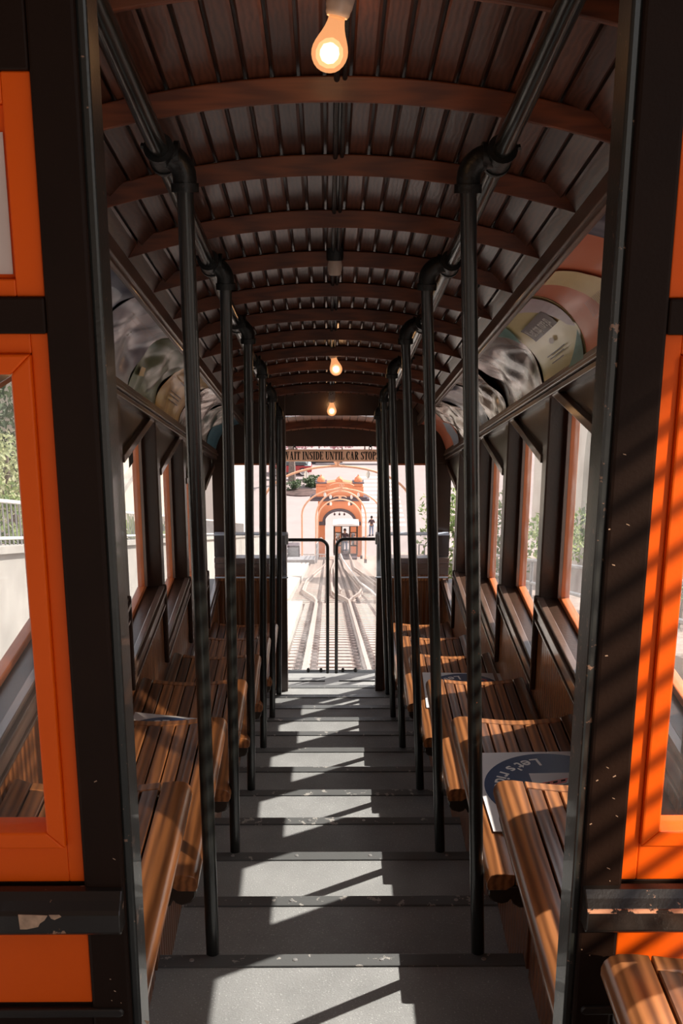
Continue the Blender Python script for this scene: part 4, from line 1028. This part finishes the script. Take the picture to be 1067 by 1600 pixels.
def skin_obj(name, pts, edges, radii, mat, parent, loc=None, sub=1):
    me = bpy.data.meshes.new(name); me.from_pydata(pts, edges, []); me.materials.append(mat)
    o = bpy.data.objects.new(name, me); COL.objects.link(o); o.parent = parent
    md = o.modifiers.new('Skin', 'SKIN'); md.use_smooth_shade = True
    for i, r in enumerate(radii): me.skin_vertices[0].data[i].radius = (r, r)
    me.skin_vertices[0].data[0].use_root = True
    sb = o.modifiers.new('Sub', 'SUBSURF'); sb.levels = sub; sb.render_levels = sub
    bpy.context.view_layer.update()
    nm = bpy.data.meshes.new_from_object(o.evaluated_get(bpy.context.evaluated_depsgraph_get()))
    o.modifiers.clear(); o.data = nm; bpy.data.meshes.remove(me); nm.name = name
    if not nm.materials: nm.materials.append(mat)
    return o
def person(loc, rz, label, pose='stand', shirt=M_shirt, jean=M_jean):
    r = empty('person', loc, label, 'person', rz=rz)
    # figure faces +y locally; heights for 1.75 m
    L_el, L_ha = (-.27, -.02, 1.16), (-.20, .18, 1.14)
    R_el, R_ha = (.27, -.02, 1.16), (.18, .20, 1.16)
    if pose == 'reach': R_el, R_ha = (.36, .10, 1.30), (.56, .26, 1.22)
    if pose == 'reach': L_el, L_ha = (-.25, -.03, 1.14), (-.24, .05, .90)
    J = [(0, 0, .98), (0, -.01, 1.18), (0, 0, 1.38), (0, .01, 1.50), (0, .02, 1.57), (0, .035, 1.66), (0, .03, 1.73),
         (-.17, 0, 1.42), L_el, L_ha, (.17, 0, 1.42), R_el, R_ha,
         (-.10, 0, .90), (-.12, .03, .50), (-.13, -.02, .09), (-.14, .12, .03), (.10, 0, .90), (.11, .02, .50), (.12, -.03, .09), (.14, .11, .03)]
    Ed = [(0, 1), (1, 2), (2, 3), (3, 4), (4, 5), (5, 6), (2, 7), (7, 8), (8, 9), (2, 10), (10, 11), (11, 12), (0, 13), (13, 14), (14, 15), (15, 16), (0, 17), (17, 18), (18, 19), (19, 20)]
    Ra = [.13, .125, .15, .055, .07, .095, .07, .065, .042, .03, .065, .042, .03, .09, .058, .04, .035, .09, .058, .04, .035]
    # hands: palm end with five fingers
    J2, E2, R2 = list(J), list(Ed), list(Ra)
    for h, e in ((9, 8), (12, 11)):
        hp = Vector(J[h]); d = (hp-Vector(J[e])).normalized(); sd = d.cross(Vector((0, 0, 1))).normalized()
        for k, (o_, ln) in enumerate(((-.030, .062), (-.011, .078), (.010, .080), (.028, .068))):
            p1 = hp+d*.07+sd*o_; p2 = p1+d*ln-Vector((0, 0, .015)); n0 = len(J2)
            J2 += [tuple(p1), tuple(p2)]; E2 += [(h, n0), (n0, n0+1)]; R2 += [.012, .008]
        n0 = len(J2); p1 = hp+d*.02+Vector((0, 0, .03)); J2 += [tuple(p1), tuple(p1+d*.05+Vector((0, 0, .01)))]; E2 += [(h, n0), (n0, n0+1)]; R2 += [.012, .009]
    skin_obj('body', J2, E2, R2, M_skin, r)
    f = MB(); f.lathe([(.004, 0), (.012, -.03), (.006, -.04)], (0, .135, 1.66), (0, .15, 1), 8); f.build('nose', M_skin, r)
    # shirt
    def lerp(a, b, t): return tuple(a[i]+(b[i]-a[i])*t for i in range(3))
    P = [J[0], J[1], J[2], (0, 0, 1.46), J[7], lerp(J[7], J[8], .9), J[10], lerp(J[10], J[11], .9)]
    skin_obj('shirt', P, [(0, 1), (1, 2), (2, 3), (2, 4), (4, 5), (2, 6), (6, 7)], [.150, .145, .168, .07, .083, .062, .083, .062], shirt, r)
    Q = [(0, 0, 1.0), J[13], J[14], (J[15][0], J[15][1], .10), J[17], J[18], (J[19][0], J[19][1], .10)]
    skin_obj('jeans', Q, [(0, 1), (1, 2), (2, 3), (0, 4), (4, 5), (5, 6)], [.145, .108, .076, .062, .108, .076, .062], jean, r)
    hm = MB(); hm.lathe([(.02, .17), (.06, .165), (.095, .12), (.105, .06), (.100, .0), (.085, -.05)], (0, -.005, 1.655), (0, -.25, 1), 14); hm.build('hair', M_hair, r, smooth=True)
    for sgn in (-.135, .135):
        sh = MB().box(sgn-.05, sgn+.05, -.08, .2, 0, .09); sh.build('shoe', M_tyre, r, bevel=.02)
    return r
person((3.80, 95.7, -30), .15, 'person in a dark shirt and blue jeans standing by the crosswalk, seen from behind')
person((1.22, 78.35, -25.86), PI, 'person in a dark shirt in the doorway of the lower car, one arm out', 'reach')
person((.80, 78.9, -26.0), PI-.5, 'person in grey clothes behind the left window of the lower car', shirt=M_steel, jean=M_archd)
person((1.72, 79.2, -26.1), PI+.4, 'person behind the right window of the lower car, half hidden', shirt=M_archd, jean=M_archd)

# vintage car
V = empty('parked_car', (-2.95, 117.5, -30), 'red vintage station wagon with a teal roof and whitewall tyres parked at the kerb', 'car')
m = MB(); m.prism([(-3.2, .35), (1.25, .35), (1.30, .6), (1.22, 1.02), (-3.2, 1.05)], 'y', -.85, .85); m.build('body', M_carred, V, bevel=.06)
m = MB(); m.prism([(-2.2, 1.05), (.95, 1.05), (.55, 1.48), (-1.9, 1.5)], 'y', -.74, .74); m.build('cabin', M_wing, V, bevel=.05)
m = MB(); m.prism([(-2.0, 1.46), (.75, 1.42), (.6, 1.56), (-1.9, 1.6)], 'y', -.78, .78); m.prism([(.55, 1.02), (1.2, 1.0), (1.2, 1.08), (.5, 1.1)], 'y', -.8, .8); m.build('roof', M_carteal, V, bevel=.03)
for x in (.35, -2.5):
    m = MB(); m.lathe([(.40, 0), (.42, .04), (.42, .18), (.38, .22)], (x, -.72, .42), (0, -1, 0), 24); t = m.build('wheel', M_tyre, V, smooth=True)
    m = MB(); m.lathe([(.31, 0), (.31, .012)], (x, -.945, .42), (0, -1, 0), 24); m.build('whitewall', M_lamp, t)
    m = MB(); m.lathe([(.20, 0), (.17, .03), (.05, .05)], (x, -.955, .42), (0, -1, 0), 20); m.build('hubcap', M_steel, t)
V2 = empty('parked_car', (-.2, 122.6, -30), 'pale saloon car parked far up the street behind the sign', 'car')
m = MB(); m.prism([(-2.1, .3), (2.1, .3), (2.15, .75), (1.2, .85), (-2.0, .9)], 'y', -.8, .8); m.build('body', M_buildw, V2, bevel=.08)
m = MB(); m.prism([(-1.4, .85), (1.1, .82), (.6, 1.35), (-1.0, 1.38)], 'y', -.7, .7); m.build('cabin', M_steel, V2, bevel=.05)
for x in (-1.35, 1.35):
    m = MB(); m.lathe([(.3, 0), (.32, .04), (.32, .16)], (x, -.70, .32), (0, -1, 0), 18); m.build('wheel', M_tyre, V2, smooth=True)
# crosswalk, kerb lines
for i in range(12):
    y = 98.5+i*1.55
    m = MB().box(2.9, 7.0, y, y+.75, zs_, zs_+.012); o = m.build('crosswalk_stripe', M_line); tag(o, 'white crosswalk stripe, %s counting away from the arch' % ORD[i], 'road marking', 'crosswalk stripes')
for nm, y, x_, x2 in (('kerb', 121.3, -1.3, 9), ('kerb', 114.6, -6.5, -.9)):
    o = MB().box(x_, x2, y, y+.3, zs_, zs_+.15).build(nm, M_kerb); struct(o, 'dark kerb line across the street')
m = MB(); m.lathe([(1.0, 0), (1.0, .1), (.3, .16)], (0, 0, 0), (0, 0, 1), 24); o = m.build('planting_bed', M_mulch); o.location = (-2.6, 109.8, -30); o.scale = (2.0, 1.35, 1)
struct(o, 'dark planting bed beside the plaza left of the arch')
# foliage helpers
def foliage(name, blobs, mat, parent, n, size, seed=1, kind='leaf'):
    rnd = random.Random(seed); m = MB()
    tot = sum(b[3]**2 for b in blobs)
    for (bx_, by_, bz_, br) in blobs:
        for _ in range(int(n*br*br/tot)):
            u = Vector((rnd.gauss(0, 1), rnd.gauss(0, 1), rnd.gauss(0, 1))).normalized()*br*(.55+.5*rnd.random())
            c = Vector((bx_, by_, bz_))+Vector((u.x, u.y, u.z*.85)); s_ = size*rnd.uniform(.6, 1.3)
            q = Euler((rnd.uniform(-1.2, 1.2), rnd.uniform(-1.2, 1.2), rnd.uniform(0, 6.3))).to_matrix()
            m.tone = rnd.random()
            pts = [(-.5, 0, 0), (-.15, -.28, .04), (.5, 0, -.02), (-.15, .28, .04)] if kind == 'leaf' else [(-.1, -.05, 0), (1.6, -.04, .25), (2.1, 0, .1), (1.6, .04, .25)]
            m.add([c+q@(Vector(p)*s_) for p in pts], [(0, 1, 2, 3)])
    return m.build(name, mat, parent, tone=True)
def tree(loc, h, blobs, mat, label, n=1600, size=.22, seed=1, trunk=.09, name='tree', cat='tree', group=None):
    r = empty(name, loc, label, cat, group)
    m = MB(); rnd = random.Random(seed)
    m.tube([(0, 0, -.3), (.03, .02, h*.35), (-.02, .05, h*.7), (0, 0, h)], [trunk, trunk*.8, trunk*.6, trunk*.4], 8)
    for b in blobs[:4]:
        m.tube([(0, 0, h*.55), (b[0]*.5, b[1]*.5, (h*.6+b[2])*.5), (b[0], b[1], b[2])], [trunk*.5, trunk*.35, trunk*.15], 6)
    m.build('trunk', M_trunk, r, smooth=True)
    foliage('foliage', blobs, mat, r, n, size, seed)
    return r
def shrub(loc, R, mat, label, n=500, size=.12, seed=1, h=.9):
    r = empty('shrub', loc, label, 'shrub')
    rnd = random.Random(seed)
    bl = [(rnd.uniform(-R, R)*.6, rnd.uniform(-R, R)*.6, h*.45+rnd.uniform(0, h*.35), R*rnd.uniform(.45, .7)) for _ in range(6)]
    m = MB()
    for b in bl: m.tube([(0, 0, -.2), (b[0], b[1], b[2])], [.03, .01], 5)
    m.build('stem', M_trunk, r); foliage('foliage', bl, mat, r, n, size, seed); return r
def spiky(loc, R, label, seed=1, n=34):
    r = empty('spiky_plant', loc, label, 'plant'); rnd = random.Random(seed); m = MB()
    for i in range(n):
        a = rnd.uniform(0, 2*PI); e = rnd.uniform(.25, 1.35); m.tone = rnd.random()
        d = Vector((math.cos(a)*math.cos(e), math.sin(a)*math.cos(e), math.sin(e))); sd = Vector((-math.sin(a), math.cos(a), 0))
        L_ = R*rnd.uniform(.7, 1.1); w_ = R*.05
        p0 = Vector((0, 0, .0)); p1 = d*L_*.55; p2 = d*L_-Vector((0, 0, L_*.12))
        m.add([p0-sd*w_, p0+sd*w_, p1+sd*w_, p1-sd*w_, p2], [(0, 1, 2, 3), (3, 2, 4)])
    m.build('leaves', M_leaf, r, tone=True); MB().lathe([(.06*R, -.2), (.08*R, .1), (.02, .2)], (0, 0, 0), (0, 0, 1), 8).build('stem', M_trunk, r); return r
# street planting
tree((-3.65, 113.6, -30), 5.2, [(0, 0, 7.5, 1.6), (.8, .5, 7.0, 1.2), (-.9, 0, 7.2, 1.3)], M_pink, 'street tree with a thick grey trunk in the bed left of the arch', n=500, size=.4, seed=3, trunk=.42)
shrub((-1.35, 112.5, -30), 1.0, M_leafd, 'dark low shrub in the planting bed left of the arch', seed=4, n=700, size=.3, h=.8)
shrub((-3.3, 110.9, -30), .8, M_leafd, 'small dark bush near the grey tree trunk', seed=5, n=400, size=.25, h=.9)
for i, (x, y, c) in enumerate(((-3.5, 126.5, M_pink), (-1.0, 127.5, M_pink), (1.6, 126.8, M_pink), (4.2, 128, M_leafp), (6.6, 127, M_pink))):
    tree((x, y, -30), 1.6, [(0, 0, 1.3, .8), (.8, .4, 1.1, .7), (-.8, -.3, 1.2, .7)], c, ['pink flowering tree behind the left end of the sign', 'pink flowering tree second from the left across the street', 'pink flowering tree in the middle across the street', 'pale green tree across the street', 'pink flowering tree at the right end across the street'][i], n=1100, size=.26, seed=20+i)
# stairs and rails at the foot, left of the track
g = empty('stair_railing', (-2.2, 62, zI(62, 1.66)), 'grey steel stair railing left of the track near the lower station', 'railing')
m = MB()
for r_ in range(2):
    for hgt in (.45, .75, 1.05): m.tube([(r_*1.6, -6, 6*TA+hgt), (r_*1.6, 8, -8*TA+hgt)], .03, 6)
    for k in range(-5, 8, 2): m.tube([(r_*1.6, k, -k*TA), (r_*1.6, k, -k*TA+1.05)], .03, 6)
m.build('rails', M_steel, g)
m = MB()
for k in range(9): m.box(.05, 1.5, -4+k*.5, -3.6+k*.5, -(-4+k*.5)*TA-.1, -(-4+k*.5)*TA+.15)
m.build('treads', M_steel, g)
g = empty('signal_box', (-1.9, 60.5, zI(60.5, 1.66)), 'small dark equipment cabinet beside the far walkway', 'cabinet')
MB().box(-.35, .35, -.3, .3, -.1, 1.0).build('cabinet_body', M_archd, g, bevel=.03); MB().box(-.30, .30, -.32, -.30, .1, .9).build('cabinet_door', M_steel, g)
g = empty('barrier', (-1.15, 84.8, -30), 'low white crowd barrier left of the arch', 'barrier'); m = MB()
m.tube([(-1.6, 0, 1.9), (1.2, 0, 1.9)], .04, 6); m.tube([(-1.6, 0, 1.2), (1.2, 0, 1.2)], .04, 6)
for k in range(15): m.tube([(-1.6+k*.2, 0, 1.2), (-1.6+k*.2, 0, 1.9)], .02, 5)
m.build('bars', M_lamp, g); MB().box(-2.6, 1.9, -.3, .3, 0, 1.2).build('plinth', M_conc, g)

# ---- left side: retaining wall, fence, planting, building
WX = -3.3
m = MB(); m.inc(WX-.35, WX, 2, 62, -4.5, -.24); m.inc(WX-.42, WX+.05, 2, 62, -.24, -.16); o = m.build('retaining_wall', M_conc2); struct(o, 'grey concrete retaining wall left of the car')
m = MB(); m.inc(-12, WX-.3, 2, 62, -1.0, -.3); o = m.build('bank', M_ground); struct(o, 'planted bank above the left retaining wall')
g = empty('fence', (WX-.2, 5, zi(5, -.16)), 'pale steel picket fence along the top of the left retaining wall', 'fence')
y0_, y1_ = 3, 46
def F_(p): return (p[0]-(WX-.2), p[1]-5, p[2]-zi(5, -.16))
m = MB(); m.tube([F_((WX-.2, y0_, zi(y0_, .34))), F_((WX-.2, y1_, zi(y1_, .34)))], .022, 6); m.tube([F_((WX-.2, y0_, zi(y0_, -.08))), F_((WX-.2, y1_, zi(y1_, -.08)))], .018, 6); m.build('fence_rail', M_lamp, g)
m = MB(); y = y0_
while y < y1_: m.tube([F_((WX-.2, y, zi(y, -.16))), F_((WX-.2, y, zi(y, .34)))], .009, 5); y += .16
o = m.build('picket', M_steel, g); o['kind'] = 'stuff'
for i, (x, y, R) in enumerate(((-4.0, 12.9, .6), (-3.95, 22.6, .9), (-4.1, 27.0, .9), (-4.3, 15.5, .6))):
    spiky((x, y, zi(y, -.25)), R, 'green spiky palm-like plant behind the left fence, %s from the car' % ORD[i], seed=30+i)
for i, (x, y, R, mt) in enumerate(((-4.6, 9.6, .7, M_leafp), (-4.9, 12.6, .8, M_leaf), (-5.0, 15.8, .8, M_leaf), (-4.8, 19.6, .8, M_leafp), (-5.2, 24, 1.0, M_leaf), (-4.8, 8.0, .7, M_leaf))):
    shrub((x, y, zi(y, -.3)), R, mt, ['pale green shrub above the left wall', 'leafy green shrub above the left wall', 'rounded green shrub beyond the spiky plant', 'pale shrub farther down the left bank', 'large green shrub far down the left bank', 'green shrub nearest on the left bank'][i], seed=40+i, n=900, size=.11, h=1.0)
tree((-5.2, 18.2, zi(18.2, -.3)), 1.6, [(0, 0, 1.3, .8), (.5, .7, 1.0, .7), (-.6, -.3, 1.5, .7)], M_leafp, 'pale green bushy tree behind the left fence', n=2600, size=.11, seed=55)
tree((-6.3, 23.0, zi(23, -.3)), 2.8, [(0, 0, 2.4, 1.2), (.8, .6, 2.1, .9), (-.8, -.5, 2.6, .9), (0, -1, 1.8, .8)], M_leafd, 'dark leafy tree on the left bank', n=2600, size=.16, seed=50)
tree((-8.2, 19.0, zi(19, -.3)), 3.6, [(0, 0, 3.4, 1.6), (1.2, .6, 3.0, 1.1), (-1, -.5, 3.6, 1.1)], M_leafd, 'tall dark tree higher on the left bank', n=2200, size=.2, seed=51)
bd = empty('apartment_building', (-9.5, 34, zi(34, -2)), 'cream rendered apartment building down the hill on the left', 'building')
m = MB(); m.box(-5, 2.6, -9, 16, -4, 12); m.build('wall', M_build, bd)
m = MB(); m.box(2.6, 2.9, -9.1, 16.1, 2.6, 2.8); m.box(2.6, 2.9, -9.1, 16.1, 5.6, 5.8); m.build('balcony_edge', M_conc2, bd)
for k in range(5):
    m = MB(); m.box(2.55, 2.62, -7+k*4.4, -5.4+k*4.4, 3.2, 5.0); m.build('window', M_wing, bd)
bw_ = empty('office_building', (-9, 74, -30), 'pale building on the left side of the street', 'building')
m = MB(); m.box(-6, 3.2, -8, 10, 0, 26); m.build('wall', M_buildw, bw_)
# ---- right side
m = MB(); m.inc(3.2, 12, 2, 60, -3.0, -1.2); o = m.build('bank', M_ground); struct(o, 'planted bank right of the track')
tree((3.3, 27.0, zi(27, -1.9)), 1.6, [(0, 0, 1.5, 1.05), (.5, .6, 2.1, .9), (-.3, .4, 2.3, .75), (.9, -.2, 1.2, .8), (.2, 0, .7, .9)], M_leaf, 'bright green leafy tree beside the track beyond the right end window', n=3600, size=.13, seed=60)
for i, (x, y, R, mt) in enumerate(((3.9, 10.0, .8, M_leafd), (4.1, 12.6, .9, M_leaf), (4.3, 15.4, .8, M_leafd), (4.0, 19, .9, M_leaf), (3.7, 8.2, .7, M_leaf))):
    shrub((x, y, zi(y, -1.1)), R, mt, ['dark shrub on the right bank near the car', 'leafy shrub on the right bank beside a spiky plant', 'dark shrub farther along the right bank', 'green shrub far along the right bank', 'green shrub nearest on the right bank'][i], seed=70+i, n=1100, size=.10, h=1.5)
spiky((4.0, 13.9, zi(13.9, -.7)), .7, 'spiky plant on the right bank', seed=80)
tree((6.2, 15.0, zi(15, -1.1)), 3.0, [(0, 0, 3.0, 1.1), (.6, .6, 2.5, .9), (-.7, -.4, 2.7, .8), (.2, -.8, 3.4, .8)], M_leafd, 'dark loose tree on the right bank', n=2600, size=.13, seed=61)
bw2 = empty('white_building', (8.5, 30, zi(30, -2)), 'white building with tall arched bays on the right', 'building')
m = MB(); m.box(0, 6, -14, 16, -3, 9); m.build('wall', M_buildw, bw2)
for k in range(5):
    m = MB(); yy = -12+k*5.2; m.prism([(yy, -2), (yy+3.2, -2)]+[(yy+1.6+1.6*math.cos(PI*i/12), 2.2+2.2*math.sin(PI*i/12)) for i in range(13)], 'x', -.06, .02); m.build('arched_bay', M_conc2 if k % 2 else M_wing, bw2)
g = empty('hand_railing', (3.0, 10, zi(10, -.9)), 'grey pipe hand railing along the right side of the track', 'railing')
m = MB()
for hgt in (.1, .45): m.tube([(0, -6, 6*TA+hgt), (0, 26, -26*TA+hgt)], .025, 6)
for k in range(-6, 27, 2): m.tube([(0, k, -k*TA-.6), (0, k, -k*TA+.45)], .025, 6)
m.build('pipe', M_steel, g)

# ---- unseen canopy and walls, added to cut the light behind the viewer
m = MB(); m.box(-5, 1.0, -9, .55, 1.6, 1.75); m.box(-5, 1.0, -9, -8.8, -2.2, 1.6); m.box(-5.2, -5, -9, .55, -2.2, 1.6)
struct(m.build('wall_shade_block', plain('shade_block_render', (.22, .14, .10), .9)), 'unseen canopy and wall added behind the viewer to cut the light')
# ---- unseen slats added beside the platform (cast the striped shade on the orange wall)
m = MB()
for k in range(22):
    z = .52+k*.055
    m.box(-.006, .006, -1.7, 1.1, z, z+.014)
m.build('slat_bar', M_steel, gr)
m = MB()
for y in (-1.7, -.3, 1.1): m.box(-.02, .02, y-.02, y+.02, -1.6, 1.70)
m.build('slat_post', M_steel, gr)

# ================================================================== LIGHT
w = bpy.data.worlds.new('World'); S.world = w; w.use_nodes = True; nt = w.node_tree
bg = nt.nodes['Background']; sky = nt.nodes.new('ShaderNodeTexSky'); sky.sky_type = 'NISHITA'; sky.sun_disc = False
SP, SQ = .83, .465                       # sun travel: -x, -y per unit drop
sd = Vector((-SP, -SQ, -1)).normalized()
sky.sun_elevation = math.asin(-sd.z); sky.sun_rotation = math.atan2(-sd.x, -sd.y)
sky.dust_density = 2.5; sky.air_density = 1.0
mxw = nt.nodes.new('ShaderNodeMix'); mxw.data_type = 'RGBA'; mxw.inputs[0].default_value = .55; nt.links.new(sky.outputs[0], mxw.inputs[6]); mxw.inputs[7].default_value = (5.0, 4.35, 3.8, 1)
nt.links.new(mxw.outputs[2], bg.inputs[0]); bg.inputs[1].default_value = .25
li = bpy.data.lights.new('sun', 'SUN'); li.energy = 7.4; li.angle = math.radians(.53); li.color = (1, .93, .84)
lo = bpy.data.objects.new('sun', li); COL.objects.link(lo); lo.rotation_euler = sd.to_track_quat('-Z', 'Y').to_euler(); lo.location = (5, 5, 9)
# added spot standing in for sunlight thrown back by an unseen glass tower
d2 = Vector((-.62, .72, -.52)).normalized()
li = bpy.data.lights.new('tower_reflection', 'SPOT'); li.energy = 9500; li.color = (1, .86, .68); li.spot_size = math.radians(7.2); li.spot_blend = .2; li.shadow_soft_size = .06
lo = bpy.data.objects.new('tower_reflection', li); COL.objects.link(lo); lo.location = Vector((.98, 1.5, -.80))-d2*12; lo.rotation_euler = d2.to_track_quat('-Z', 'Y').to_euler()

# ================================================================== CAMERA
cam = bpy.data.cameras.new('camera'); co = bpy.data.objects.new('camera', cam); COL.objects.link(co)
cam.sensor_fit = 'VERTICAL'; cam.sensor_height = 36; cam.lens = 36*1800/1600; cam.clip_start = .05; cam.clip_end = 600
Rm = [[0.9999286727555464, -0.011467610881505441, 0.003338158474658127], [0, -0.27949366827529464, -0.960147535222598], [0.011943592480135693, 0.9600790505446416, -0.2794737327620757]]
xr = Vector(Rm[0]); yd = Vector(Rm[1]); zf = Vector(Rm[2])
M = Matrix((xr, -yd, -zf)).transposed().to_4x4(); co.matrix_world = M
S.camera = co
S.view_settings.view_transform = 'Standard'; S.view_settings.look = 'None'; S.view_settings.gamma = 1; S.view_settings.use_curve_mapping = False
S.view_settings.exposure = 0.1
S.cycles.max_bounces = 8; S.cycles.transparent_max_bounces = 16
